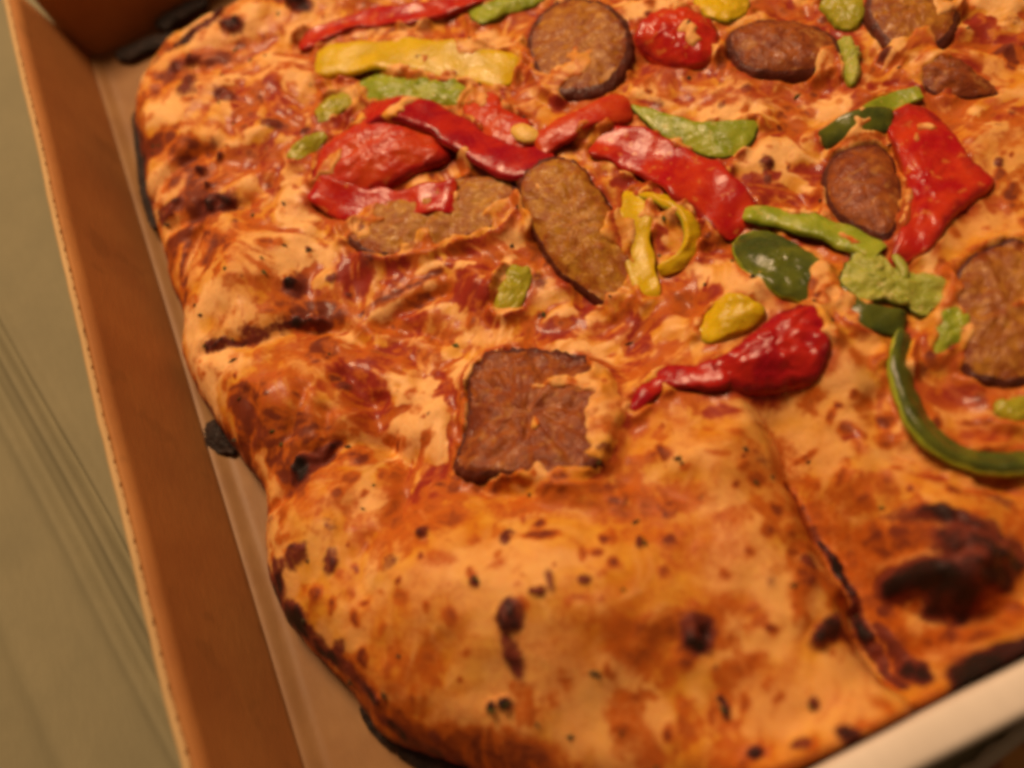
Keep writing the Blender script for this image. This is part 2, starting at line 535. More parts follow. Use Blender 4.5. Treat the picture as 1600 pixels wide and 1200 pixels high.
edge_px = [(296, 50), (258, 84), (232, 122), (214, 160), (212, 205), (226, 290), (246, 370), (262, 440), (286, 505), (284, 560),
           (312, 632), (362, 705), (412, 770), (414, 850), (410, 905), (446, 975), (505, 1045), (560, 1105), (625, 1170)]
outline = [at(px, py, 7.0)[:2] for px, py in edge_px]
outline += [np.array(p) for p in ((44, -273), (62, -284), (90, -291.6), (150, -293), (220, -293), (275, -292), (288, -270),
                                  (289, -200), (288, -100), (287, -30), (276, -26), (220, -22), (140, -23), (90, -22), (60, -23), (38, -24))]
def catmull(pts, closed, per=8):
    pts = [np.asarray(p, float) for p in pts]
    n = len(pts)
    out = []
    rngk = range(n if closed else n - 1)
    for i in rngk:
        if closed:
            p0, p1, p2, p3 = (pts[(i + k - 1) % n] for k in range(4))
        else:
            p0, p1, p2, p3 = pts[max(i - 1, 0)], pts[i], pts[i + 1], pts[min(i + 2, n - 1)]
        for k in range(per):
            t = k / per
            out.append(0.5 * (2 * p1 + (p2 - p0) * t + (2 * p0 - 5 * p1 + 4 * p2 - p3) * t * t + (3 * p1 - p0 - 3 * p2 + p3) * t ** 3))
    if not closed:
        out.append(pts[-1])
    return np.array(out)
poly = catmull(outline, True, 10)

def poly_sdf(P, px, py):
    A, B = P, np.roll(P, -1, 0)
    best = np.full(px.shape, 1e9)
    ins = np.zeros(px.shape, bool)
    for a, b in zip(A, B):
        d = b - a
        t = np.clip(((px - a[0]) * d[0] + (py - a[1]) * d[1]) / (d @ d + 1e-12), 0, 1)
        best = np.minimum(best, (px - a[0] - t * d[0]) ** 2 + (py - a[1] - t * d[1]) ** 2)
        if a[1] != b[1]:
            c = ((a[1] > py) != (b[1] > py)) & (px < (b[0] - a[0]) * (py - a[1]) / (b[1] - a[1]) + a[0])
            ins ^= c
    return np.where(ins, 1, -1) * np.sqrt(best)

def bilin(G, x0, y0, sx, sy, x, y):
    fx = np.clip((x - x0) / sx, 0, G.shape[1] - 1.001)
    fy = np.clip((y - y0) / sy, 0, G.shape[0] - 1.001)
    ix, iy = fx.astype(int), fy.astype(int)
    fx, fy = fx - ix, fy - iy
    return (G[iy, ix] * (1 - fx) + G[iy, ix + 1] * fx) * (1 - fy) + (G[iy + 1, ix] * (1 - fx) + G[iy + 1, ix + 1] * fx) * fy

cx, cy = np.arange(-6, 300, 1.5), np.arange(-296, 6, 1.5)
CXg, CYg = np.meshgrid(cx, cy)
SDc = poly_sdf(poly, CXg, CYg)
SD = bilin(SDc, cx[0], cy[0], 1.5, 1.5, X, Y)
FRONT = sstep(-262, -280, Y) * sstep(60, 84, X)
SD = SD + (1.0 * fbm(X, Y, 11, 41, 3) + 0.25 * fbm(X, Y, 2.5, 43, 2)) * (1 - 0.8 * FRONT)

WX = X + 1.3 * fbm(X, Y, 6, 51, 3) + 0.45 * fbm(X, Y, 1.7, 53, 2)     # warped coordinates: ragged borders
WY = Y + 1.3 * fbm(X, Y, 6, 61, 3) + 0.45 * fbm(X, Y, 1.7, 63, 2)

def window(c, r):
    j0, j1 = np.searchsorted(GX, [c[0] - r, c[0] + r])
    i0, i1 = np.searchsorted(GY, [c[1] - r, c[1] + r])
    return slice(max(i0, 0), max(i1, 0)), slice(max(j0, 0), max(j1, 0))

HT = None
def surf(x, y):
    return bilin(HT, GX[0], GY[0], STEP, STEP, np.asarray(x, float), np.asarray(y, float))

def hit(px, py, lift=0.0):
    """where the pixel's ray meets the pizza surface raised by lift"""
    z = 17.0 + lift
    for _ in range(14):
        p = at(px, py, z)
        z = 0.5 * z + 0.5 * (float(surf(p[0], p[1])) + lift)
    return at(px, py, z)

def ell(px, py, rx, ry, ang, zz):
    ca, sa = math.cos(math.radians(ang)), math.sin(math.radians(ang))
    c = at(px, py, zz)[:2]
    e1 = at(px + rx * ca, py - rx * sa, zz)[:2] - c
    e2 = at(px + ry * sa, py + ry * ca, zz)[:2] - c
    return c, np.linalg.inv(np.stack([e1, e2], 1)), 2.2 * max(np.linalg.norm(e1), np.linalg.norm(e2)) + 3

def stroke_dist(pts, warp=True):
    """distance (mm) of every grid point in a window from a polyline given in world xy"""
    P = np.asarray(pts)
    c = P.mean(0); r = np.abs(P - c).max() + 26
    w = window(c, r)
    qx, qy = (WX[w], WY[w]) if warp else (X[w], Y[w])
    best = np.full(qx.shape, 1e9)
    side = np.zeros(qx.shape)
    tt = np.zeros(qx.shape)
    n = len(P) - 1
    for k in range(n):
        a, b = P[k], P[k + 1]
        d = b - a
        t = np.clip(((qx - a[0]) * d[0] + (qy - a[1]) * d[1]) / (d @ d + 1e-9), 0, 1)
        dd = np.hypot(qx - a[0] - t * d[0], qy - a[1] - t * d[1])
        s = np.sign((qx - a[0]) * d[1] - (qy - a[1]) * d[0])
        upd = dd < best
        best = np.where(upd, dd, best); side = np.where(upd, s, side); tt = np.where(upd, (k + t) / n, tt)
    return w, best, side, tt

# --- relief
REL = np.zeros_like(X)
def bumpy(px, py, rx, ry, ang, amt, zz=17):
    global REL
    c, A, r = ell(px, py, rx, ry, ang, zz)
    w = window(c, r)
    dx, dy = X[w] - c[0], Y[w] - c[1]
    q2 = (A[0, 0] * dx + A[0, 1] * dy) ** 2 + (A[1, 0] * dx + A[1, 1] * dy) ** 2
    REL[w] += (amt * 1.5 if amt > 0 else amt) * np.exp(-1.4 * q2)
def groove(pts, width, depth, zz=17, one_side=0.0):
    P = catmull([at(px, py, zz)[:2] for px, py in pts], False, 5)
    w, d, s, t = stroke_dist(P)
    fade = sstep(0, 0.12, t) * sstep(1.0, 0.88, t)
    REL[w] -= 1.25 * depth * fade * np.exp(-(d / width) ** 2)
    if one_side:
        REL[w] += one_side * fade * np.exp(-(d / (3.2 * width)) ** 2) * (s > 0) * sstep(0, width, d)

for b in ((830, 950, 330, 190, 0, 8.5), (640, 860, 170, 170, 0, 2.0), (1050, 900, 200, 160, -30, 2.5), (1080, 720, 110, 70, 0, 2.5),
          (1500, 880, 130, 110, -20, 8.0), (1330, 720, 120, 90, 0, 2.5), (1480, 780, 100, 40, -10, 1.5),
          (430, 620, 110, 80, -10, 4.0), (380, 440, 90, 75, 0, 4.0), (420, 360, 90, 60, 0, 2.5), (390, 200, 130, 90, 0, 3.0), (330, 130, 60, 60, 0, 2.0),
          (500, 820, 70, 90, 0, 3.0), (690, 640, 70, 90, 0, 2.2), (735, 430, 40, 50, 0, 2.5), (1150, 440, 60, 50, 0, 2.5), (1190, 430, 60, 45, -30, 2.0),
          (1310, 570, 60, 70, 0, 2.0), (700, 470, 260, 110, 0, -2.5), (950, 430, 250, 150, 0, -2.0), (1480, 600, 120, 80, 0, -1.5),
          (1530, 210, 80, 60, 0, 2.2), (1340, 140, 40, 60, 0, 2.0), (1200, 260, 80, 60, 0, 1.5), (440, 110, 60, 50, 0, 2.0), (640, 60, 70, 40, 0, 1.5),
          (1040, 470, 60, 60, 0, 1.6), (900, 770, 90, 40, 0, 2.4), (1500, 900, 60, 40, 0, 1.6), (1420, 905, 45, 25, 0, 1.8), (1440, 380, 60, 50, 0, 1.5), (1500, 1060, 170, 40, 27, 9.0), (1640, 990, 170, 45, 27, 8.0), (1330, 1150, 160, 40, 27, 5.0)):
    bumpy(*b)
CUT = [(1130, 600), (1185, 640), (1225, 730), (1268, 820), (1318, 920), (1352, 1000), (1398, 1075), (1440, 1140)]
def shoulder(pts, up, down, wl, wr):
    P = catmull([at(px, py, 19)[:2] for px, py in pts], False, 5)
    w, d, s, t = stroke_dist(P)
    fade = sstep(0, 0.3, t)
    sg = sstep(-1.6, 1.6, d * s)
    REL[w] += fade * ((up * np.exp(-((d - 11) / wl) ** 2) - 3.0 * np.exp(-(d / 4.5) ** 2)) * sg - (down * np.exp(-(d / wr) ** 2) + 0.0) * (1 - sg))
shoulder(CUT, 4.5, 12.5, 9.0, 13.0)
groove(CUT[4:], 2.0, 2.0, 17, 0)
for g in (([(300, 548), (345, 538), (400, 530), (450, 505), (520, 500), (560, 540)], 2.0, 2.2),
          ([(405, 795), (450, 755), (490, 715), (540, 685), (620, 680)], 2.4, 2.8),
          ([(240, 352), (300, 330), (340, 318), (390, 308)], 1.8, 2.6),
          ([(275, 440), (290, 390), (312, 345)], 1.6, 2.2),
          ([(215, 300), (250, 275), (300, 240), (360, 228)], 2.0, 2.4),
          ([(520, 560), (560, 620), (600, 690), (640, 720)], 3.0, 2.6),
          ([(380, 690), (400, 650), (395, 610)], 1.6, 1.8), ([(455, 690), (470, 640), (480, 600)], 1.5, 1.6), ([(500, 680), (512, 630)], 1.4, 1.4),
          ([(700, 750), (800, 775), (900, 750), (1000, 760)], 2.0, 1.8),
          ([(560, 490), (630, 455), (690, 425)], 1.8, 2.4), ([(575, 480), (650, 500), (690, 520)], 1.4, 1.3),
          ([(1350, 600), (1400, 700), (1480, 745), (1600, 760)], 3.0, 2.0),
          ([(590, 830), (575, 900), (600, 950)], 2.2, 1.2), ([(1370, 880), (1400, 930), (1480, 965), (1560, 950)], 2.2, 2.2)):
    groove(*g)

L7 = fbm(WX, WY, 8, 73, 3)
LUMP = fbm(X, Y, 22, 71, 4, 0.55) * 1.7 + L7 * 1.2 + fbm(WX, WY, 2.4, 75, 3) * 0.16
INNER = sstep(16, 38, SD) * sstep(-228, -205, Y - 0.12 * (X - 60))       # the topped middle, rougher than the rim
LRIM = (1 - INNER) * sstep(95, 60, X) * sstep(-215, -190, Y)
RIMF = fbm(WX, WY, 13, 79, 3)
LUMP = LUMP + 2.6 * LRIM * RIMF - 3.2 * INNER + 0.8 * (1 - INNER) * (1 - LRIM) * fbm(WX, WY, 17, 80, 3)
LUMP = LUMP * (0.8 + 0.45 * INNER) - 0.45 * INNER * np.abs(fbm(WX, WY, 4.5, 77, 3)) * 2
T0 = 16.0
prof_t = np.clip(SD / (12.0 - 9.0 * FRONT), 0, 1)
PROF = np.sqrt(np.clip(1 - (1 - prof_t) ** 2, 0, 1))
HT = 0.9 + PROF * np.maximum(T0 - 0.9 + REL + LUMP, 4.0)
HT = np.where(SD <= 0, 0.9, HT)

# --- colour masks
MASK = {k: np.zeros_like(X) for k in ('pale', 'sauce', 'brown', 'char')}
KEY = {'p': 'pale', 's': 'sauce', 'b': 'brown', 'c': 'char'}
def spot(k, px, py, rx, ry, ang=0, amt=1.0):
    h = hit(px, py)
    c, A, r = ell(px, py, rx, ry, ang, h[2])
    w = window(c, r)
    dx, dy = WX[w] - c[0], WY[w] - c[1]
    q = np.sqrt((A[0, 0] * dx + A[0, 1] * dy) ** 2 + (A[1, 0] * dx + A[1, 1] * dy) ** 2)
    M = MASK[KEY[k]]
    M[w] = np.maximum(M[w], amt * (1 - sstep(0.45, 1.35, q)))
def stroke(k, pts, wpx, amt=1.0):
    P = catmull([hit(px, py)[:2] for px, py in pts], False, 5)
    w, d, s, t = stroke_dist(P)
    r = wpx / 7.2 / 2
    M = MASK[KEY[k]]
    taper = 0.55 + 0.45 * np.sin(np.pi * np.clip(t, 0.02, 0.98))
    M[w] = np.maximum(M[w], amt * (1 - sstep(0.5, 1.4, d / (r * taper))))

SPOTS = '''
c 468 5 20 12 0 .8|c 360 35 20 15 0 .7|b 320 88 60 16 10 .9|c 290 100 34 12 12 .6|c 290 133 20 22 -20 .7|c 352 149 20 14 0 .7|b 245 140 12 16 0 .7
b 405 157 10 10 0 .9|c 422 192 20 10 0 .6|b 378 196 12 7 0 .8|b 285 195 28 7 0 .8|b 335 192 20 7 0 .5|b 285 235 36 20 25 .95|b 328 240 20 11 0 .75
b 388 240 13 11 0 .65|b 265 280 40 15 40 .85|b 345 280 24 12 20 .6|c 265 325 34 11 35 .55|c 338 321 38 14 22 .85|b 230 245 12 40 0 .7|b 400 270 8 18 0 .5
b 350 385 13 18 -20 .85|b 418 382 17 13 0 .8|c 482 391 5 5 0 .7|b 402 345 18 9 10 .5|b 395 308 14 8 0 .5|b 455 325 24 12 0 .4|b 255 430 12 40 -10 .7|b 265 480 14 20 0 .5
c 345 541 24 11 5 .85|c 395 520 22 14 10 .55|b 500 492 60 26 10 1|b 505 545 28 34 -40 .95|c 480 508 40 9 5 .55|c 465 445 17 24 -20 .7|b 385 441 34 10 0 .55|b 455 480 30 16 0 .7
s 430 600 70 40 0 .55|s 430 645 54 34 0 .5|b 385 635 17 13 -20 .95|b 400 688 18 22 -30 .95|b 478 655 16 34 10 .65|b 440 690 14 26 -15 .7|b 330 570 14 14 0 .5|b 420 570 26 12 0 .4
s 562 590 50 56 0 1|s 585 645 34 40 0 1.1|s 605 555 66 22 20 1|s 640 548 24 24 0 .9|s 555 425 34 44 0 1.15|s 640 500 40 20 0 .7|b 590 515 56 18 0 .55|s 500 600 40 24 0 .7
c 482 742 16 30 -40 1|b 500 715 44 24 45 1|b 560 712 22 24 0 .9|b 620 690 38 10 -18 .85|b 612 742 26 12 0 .65|b 700 762 28 14 0 .75|b 520 770 14 34 0 .4
p 685 600 46 60 0 1|p 660 655 44 40 0 .95|p 695 690 30 40 0 .85|b 646 640 18 10 0 .55|p 735 412 32 34 0 .95|p 725 450 24 30 0 .8|p 722 500 34 16 0 .6|p 760 530 60 10 0 .5
p 430 395 66 46 0 .55|p 495 400 22 30 0 .5|p 440 112 54 40 0 .7|p 478 100 34 34 0 .7|p 298 535 12 36 10 .95|p 350 470 26 40 0 .35|p 460 270 34 26 0 .45|p 245 100 14 20 0 .4
p 582 885 18 50 -12 .75|p 495 845 28 36 0 .4|p 870 868 70 22 0 .55|p 700 850 26 30 0 .25|p 560 620 16 16 0 .3|p 860 1000 50 60 0 .35|p 980 1060 40 30 0 .3|p 1180 640 40 18 -20 .5
c 462 868 18 24 -40 .65|c 432 900 16 36 10 .8|c 458 962 34 24 -30 1|c 517 880 14 25 -20 .7|b 532 908 22 18 0 .5|b 625 930 16 22 0 .5|b 596 770 24 26 0 .35|b 618 816 11 20 20 .65|b 560 820 20 8 0 .35
b 692 812 50 28 10 .6|b 820 790 80 28 0 .5|b 686 872 36 20 0 .45|c 790 836 14 15 0 .55|b 842 836 34 11 0 .85|c 740 905 7 12 10 1|c 836 920 16 11 0 .7|c 860 905 10 26 15 .65|c 916 906 12 11 0 .7
b 914 860 9 16 0 .7|b 962 875 10 16 0 .75|c 1008 850 6 12 10 .85|b 905 936 24 7 0 .6|c 797 966 26 26 0 .75|c 800 1025 17 40 10 .75|c 1088 992 30 36 -20 .75|b 1060 980 40 40 0 .6
b 990 1000 66 48 -20 .6|b 1000 1090 34 9 0 .7|b 680 1072 18 13 -30 .6|b 760 1175 150 44 -8 .8|b 620 1120 12 16 0 .7|c 678 1150 9 16 20 .5|b 630 1090 40 60 -40 .5|b 930 960 60 30 0 .25
c 1292 985 24 38 -35 .75|b 1215 797 14 13 0 .8|b 1198 830 12 16 0 .7|b 1136 896 13 11 0 .65|b 1182 748 18 18 0 .7|b 1122 706 26 9 0 .55|b 1250 860 14 30 -40 .7|b 1215 890 12 10 0 .4|b 1165 720 30 10 0 .3
b 1000 785 130 40 0 .55|b 880 778 66 30 0 .55|b 1010 835 50 30 0 .4|b 1110 840 100 60 -20 .35|b 1150 940 60 30 -20 .35|b 1180 1060 60 30 0 .35|b 1060 880 40 20 0 .4|b 950 765 40 20 0 .6
c 790 1104 12 8 0 .9|c 767 1112 9 9 0 .8|c 1130 1112 9 14 20 .9|c 1268 1105 8 13 20 1|c 1330 1146 24 15 0 .95|c 1180 1172 14 14 0 .8|c 1250 1165 16 12 0 .7|c 1120 1095 8 8 0 .8|b 1220 1090 14 10 0 .6
c 1420 908 50 30 -10 1.1|c 1510 905 64 46 0 1|c 1525 850 66 38 -10 .9|c 1480 806 90 20 -14 .72|c 1560 905 40 20 0 1.2|c 1490 952 50 20 0 .95|c 1590 870 30 40 0 .9|c 1500 935 40 20 0 1.2|c 1530 845 26 14 0 1.2
b 1400 842 70 32 -10 .8|b 1375 930 46 50 -40 .7|b 1500 995 70 22 10 .7|p 1452 880 26 8 0 .8|p 1520 911 12 9 0 .7|p 1480 1020 36 22 0 .6|b 1570 960 40 24 0 .8|b 1350 850 30 60 -50 .6
c 1424 1052 28 22 -30 .95|b 1380 660 20 16 0 .8|s 1330 682 24 12 0 .8|b 1372 625 10 22 0 .6|s 1530 770 40 16 0 .55|s 1455 745 40 14 0 .6|b 1330 760 30 14 0 .3|s 1420 790 40 14 0 .5|b 1560 760 20 8 0 .5
p 1312 580 32 44 0 .7|p 1240 705 44 44 0 .6|p 1350 540 24 40 0 .5|p 1170 440 60 34 -20 .9|p 1200 460 40 24 -40 .7|p 1330 120 34 34 0 .9|p 1300 160 30 20 0 .7|p 1560 200 46 30 0 .55|p 1500 175 40 18 0 .6
p 1200 270 40 30 0 .6|p 1190 230 50 14 30 .6|s 1180 320 60 24 0 .8|s 1110 400 50 20 0 .8|s 1060 440 40 20 0 .6|s 960 520 60 20 0 .6|s 870 520 70 16 0 .6|s 1010 570 60 16 0 .7|s 1100 460 30 20 0 .9
p 1450 410 12 30 0 1|p 1470 370 40 16 -20 .5|s 1560 320 40 24 0 .5|b 1585 300 16 16 0 .9|s 1120 640 40 12 0 .7|s 1190 620 40 14 0 .7|s 1010 620 40 22 0 .8|s 990 660 24 30 0 .8
s 700 510 40 20 0 .5|b 660 470 30 12 20 .8|s 760 380 60 20 0 .5|s 620 440 30 24 0 .7|b 850 492 10 7 0 .9|b 880 505 16 8 0 .6|p 1540 120 30 34 -40 .6|b 1580 90 14 24 0 1|s 1480 120 80 40 0 .9|s 1220 150 90 24 0 .6
s 1060 120 60 24 0 .6|s 1120 150 60 20 0 .5|s 1240 200 20 26 0 .8|b 1230 180 16 26 0 .7|s 680 60 60 20 0 .4|s 800 160 40 30 0 .5|p 770 100 40 20 0 .5|p 780 150 18 30 0 .6|s 640 30 60 20 0 .3|b 1100 105 20 8 0 .8
s 1500 620 80 30 0 .7|b 1530 660 36 8 0 .8|s 1540 680 50 14 0 .8|s 1580 470 40 60 0 .8|b 1510 470 20 30 0 .5|p 1470 640 14 30 0 .5|s 1440 600 20 30 0 .5|s 520 330 40 30 0 .3|b 440 240 30 10 20 .5|b 420 165 20 8 0 .3
'''
for line in SPOTS.strip().splitlines():
    for it in line.split('|'):
        f = it.split()
        a_ = [float(v) for v in f[1:]]
        a_[5] *= {'b': 1.12, 'c': 1.05, 's': 1.25, 'p': 1.0}[f[0]]
        spot(f[0], *a_)
for s in (('c', [(215, 190), (226, 262), (228, 300), (243, 350)], 16, .9), ('c', [(330, 546), (390, 532), (440, 510), (490, 508)], 13, .8),
          ('c', [(458, 752), (490, 718), (530, 694)], 20, .8), ('c', [(418, 885), (432, 930), (468, 975), (520, 1022), (590, 1090)], 24, .9),
          ('b', [(560, 490), (630, 455), (690, 425)], 22, 1.0), ('b', [(240, 352), (300, 330), (350, 315)], 14, .9), ('b', [(282, 440), (290, 390), (312, 345)], 16, .9),
          ('c', [(1285, 850), (1325, 930), (1358, 1010), (1405, 1075)], 18, .9), ('b', [(1230, 760), (1268, 830), (1310, 900)], 24, .9), ('b', [(1275, 800), (1320, 880), (1360, 960), (1410, 1050)], 80, .6), ('b', [(1215, 690), (1250, 770), (1300, 850)], 36, .45), ('c', [(1370, 980), (1400, 1030), (1430, 1068)], 22, .7),
          ('c', [(1500, 1075), (1550, 1045), (1610, 1005)], 44, 1.2), ('c', [(1480, 800), (1530, 815), (1580, 850)], 16, .8),
          ('b', [(1250, 850), (1290, 905), (1320, 950)], 12, .7), ('c', [(262, 78), (300, 52), (350, 18)], 26, .9), ('b', [(415, 790), (410, 850), (415, 900)], 14, .8), ('b', [(380, 720), (405, 770)], 20, .8),
          ('b', [(520, 1020), (570, 1075), (640, 1140), (760, 1200)], 50, .85), ('s', [(1185, 640), (1225, 730)], 14, .5),
          ('p', [(285, 440), (298, 400), (320, 355), (370, 322)], 12, .8), ('p', [(262, 300), (300, 275), (340, 262)], 9, .6), ('p', [(455, 640), (452, 690), (448, 720)], 16, .7), ('p', [(495, 640), (505, 680)], 14, .7), ('p', [(545, 440), (590, 480)], 12, .4), ('c', [(600, 1120), (660, 1170), (740, 1210)], 26, .8), ('b', [(705, 745), (760, 765), (820, 750)], 16, .8)):
    stroke(*s)

def blisters(n):
    for _ in range(n):
        x, y = nrg.uniform(6, 288), nrg.uniform(-286, -10)
        i, j = int((y - GY[0]) / STEP), int((x - GX[0]) / STEP)
        if not (0 <= i < X.shape[0] and 0 <= j < X.shape[1]) or SD[i, j] < 3 or fbm(np.array([x]), np.array([y]), 30, 301, 2)[0] < nrg.uniform(-0.5, 0.35):
            continue
        r = nrg.uniform(0.5, 1.0) ** 2 * 2.6
        c = np.array([x, y]); w = window(c, 2.2 * r + 2)
        a, e = nrg.uniform(0, math.pi), nrg.uniform(0.55, 1.0)
        dx, dy = WX[w] - x, WY[w] - y
        q = np.hypot((dx * math.cos(a) + dy * math.sin(a)) / r, (-dx * math.sin(a) + dy * math.cos(a)) / (r * e))
        k, amt = ('char', nrg.uniform(0.3, 0.6)) if nrg.random() < 0.13 else ('brown', nrg.uniform(0.5, 1.0))
        MASK[k][w] = np.maximum(MASK[k][w], amt * (1 - sstep(0.4, 1.4, q)))
        HT[w] += 0.35 * min(r, 1.4) * (1 - sstep(0.5, 1.5, q)) * (SD[w] > 3)
blisters(2200)
N1, N2, N3 = fbm(WX, WY, 9, 81, 4), fbm(WX, WY, 4, 83, 4), fbm(X, Y, 14, 85, 3)
MASK['brown'] = np.maximum(MASK['brown'], LRIM * 1.0 * sstep(-0.05, 0.38, -RIMF + 0.25 * N2))
MASK['sauce'] = np.maximum(MASK['sauce'], INNER * 1.05 * sstep(-0.02, 0.34, N1 * 0.5 - L7 * 0.8 + 0.3 * N2))
MASK['pale'] = np.maximum(MASK['pale'], (0.22 + 0.73 * INNER) * sstep(0.02, 0.40, -N1 * 0.5 + 0.8 * L7 + 0.2 * N3))
MASK['pale'] = np.maximum(MASK['pale'], LRIM * 0.95 * sstep(0.02, 0.34, RIMF + 0.2 * N2))
MASK['pale'] = np.maximum(MASK['pale'], (1 - INNER) * 0.5 * sstep(0.0, 0.4, N3 - 0.3 * N2))
MASK['brown'] = np.maximum(MASK['brown'], (0.5 + 0.15 * INNER) * sstep(0.08, 0.46, N2 * 0.7 - 0.5 * N3))
MASK['brown'] = np.maximum(MASK['brown'], (0.95 - 0.5 * FRONT) * sstep(5.5, 0.5, SD + 2.0 * N2))
MASK['char'] = np.maximum(MASK['char'], 0.8 * (1 - FRONT) * sstep(2.6, 0.3, SD + 2.2 * N1))
# fibres: noise smeared along a slowly turning direction field
A_ = fbm(X, Y, 26, 101, 2) * 3.4 + 0.6
VX, VY = np.cos(A_), np.sin(A_)
def smear(scale, seed, step, n):
    base = vnoise(X, Y, scale, seed)
    acc = base.copy()
    for sg in (-1, 1):
        qx, qy = X.copy(), Y.copy()
        for _ in range(n):
            vx, vy = bilin(VX, GX[0], GY[0], STEP, STEP, qx, qy), bilin(VY, GX[0], GY[0], STEP, STEP, qx, qy)
            qx = qx + sg * step * vx; qy = qy + sg * step * vy
            acc += bilin(base, GX[0], GY[0], STEP, STEP, qx, qy)
    return (acc - acc.mean()) / acc.std()
FIB, FIBC = smear(1.2, 201, 0.7, 6), smear(2.8, 203, 1.1, 6)
IN2 = 0.2 + 0.8 * np.maximum(INNER, 0.15 * LRIM)
MASK['sauce'] = np.maximum(MASK['sauce'] * (1 - 0.35 * sstep(0.2, 1.4, FIB)), INNER * 0.9 * sstep(0.35, 1.6, -FIBC - 0.4 * FIB))
MASK['pale'] = np.maximum(MASK['pale'], IN2 * 0.95 * sstep(0.3, 1.5, 0.75 * FIBC + 0.65 * FIB))
MASK['brown'] = np.clip(np.maximum(MASK['brown'] * (1 - 0.3 * sstep(0.3, 1.5, FIB)), (0.3 + 0.35 * INNER) * sstep(0.3, 1.8, -0.7 * FIBC - 0.7 * FIB)), 0, 1.2)
CH = fbm(WX, WY, 4.0, 321, 4)
MASK['char'] = MASK['char'] * np.clip(1.0 + 1.1 * fbm(WX, WY, 5.0, 323, 4), 0.78, 1.25)
MASK['char'] = np.where(MASK['char'] > 0.5, np.minimum(MASK['char'], 1.12) + 0.6 * fbm(WX, WY, 3.2, 325, 3) * sstep(0.5, 0.8, MASK['char']), MASK['char'])
CRUSTY = sstep(0.4, 0.8, MASK['char']) * sstep(3, 9, SD) * (4.2 * CH + 1.4)
HT = HT + sstep(1, 8, SD) * (0.10 + 0.90 * INNER) * (0.36 * FIBC + 0.14 * FIB) * (1 - np.clip(MASK['char'], 0, 1) * 0.5)
MASK['brown'] = np.maximum(MASK['brown'], 0.3 * (1 - INNER) * sstep(-0.02, 0.38, fbm(WX, WY, 20, 311, 4)))
MASK['brown'] = np.maximum(MASK['brown'], (0.56 + 0.24 * LRIM) * (1 - INNER) * sstep(0.02, 0.40, 0.45 * N1 + 0.75 * N2 + 0.25 * fbm(WX, WY, 30, 331, 2)))
MASK['brown'] = MASK['brown'] * (1 - 0.75 * np.clip(MASK['pale'] - 0.35, 0, 1) * (1 - INNER * 0.3))

# --- grated strands melted into the top
def strands(n):
    px_, py_, am = [], [], []
    for _ in range(n):
        x, y = nrg.uniform(6, 290), nrg.uniform(-285, -12)
        i, j = int((y - GY[0]) / STEP), int((x - GX[0]) / STEP)
        if not (0 <= i < X.shape[0] and 0 <= j < X.shape[1]) or SD[i, j] < 6:
            continue
        if INNER[i, j] < 0.4 and nrg.random() < 0.55:
            continue
        a, k = nrg.uniform(0, math.tau), nrg.normal(0, 0.16)
        L = nrg.uniform(3, 11)
        amp = nrg.uniform(0.4, 1.0)
        m = int(L / 0.35)
        for s in range(m):
            a += k * 0.35 + nrg.normal(0, 0.07)
            x += math.cos(a) * 0.35; y += math.sin(a) * 0.35
            px_.append(x); py_.append(y); am.append(amp * math.sin(math.pi * (s + 0.7) / (m + 0.7)) ** 0.5)
    px_, py_, am = np.array(px_), np.array(py_), np.array(am)
    S = np.zeros_like(X)
    jj, ii = np.round((px_ - GX[0]) / STEP).astype(int), np.round((py_ - GY[0]) / STEP).astype(int)
    for di in range(-2, 3):
        for dj in range(-2, 3):
            i, j = ii + di, jj + dj
            ok = (i >= 0) & (j >= 0) & (i < X.shape[0]) & (j < X.shape[1])
            d2 = (GX[np.clip(j, 0, len(GX) - 1)] - px_) ** 2 + (GY[np.clip(i, 0, len(GY) - 1)] - py_) ** 2
            v = am * np.exp(-d2 / 0.55 ** 2)
            np.maximum.at(S, (i[ok], j[ok]), v[ok])
    return S
STR = strands(2600)
MASK['pale'] = np.clip(np.maximum(MASK['pale'], STR * 0.6), 0, 1)
MASK['sauce'] *= (1 - 0.6 * STR)
MASK['brown'] *= (1 - 0.4 * STR)
HT = HT + np.where(SD > 4, STR * 0.4, 0)

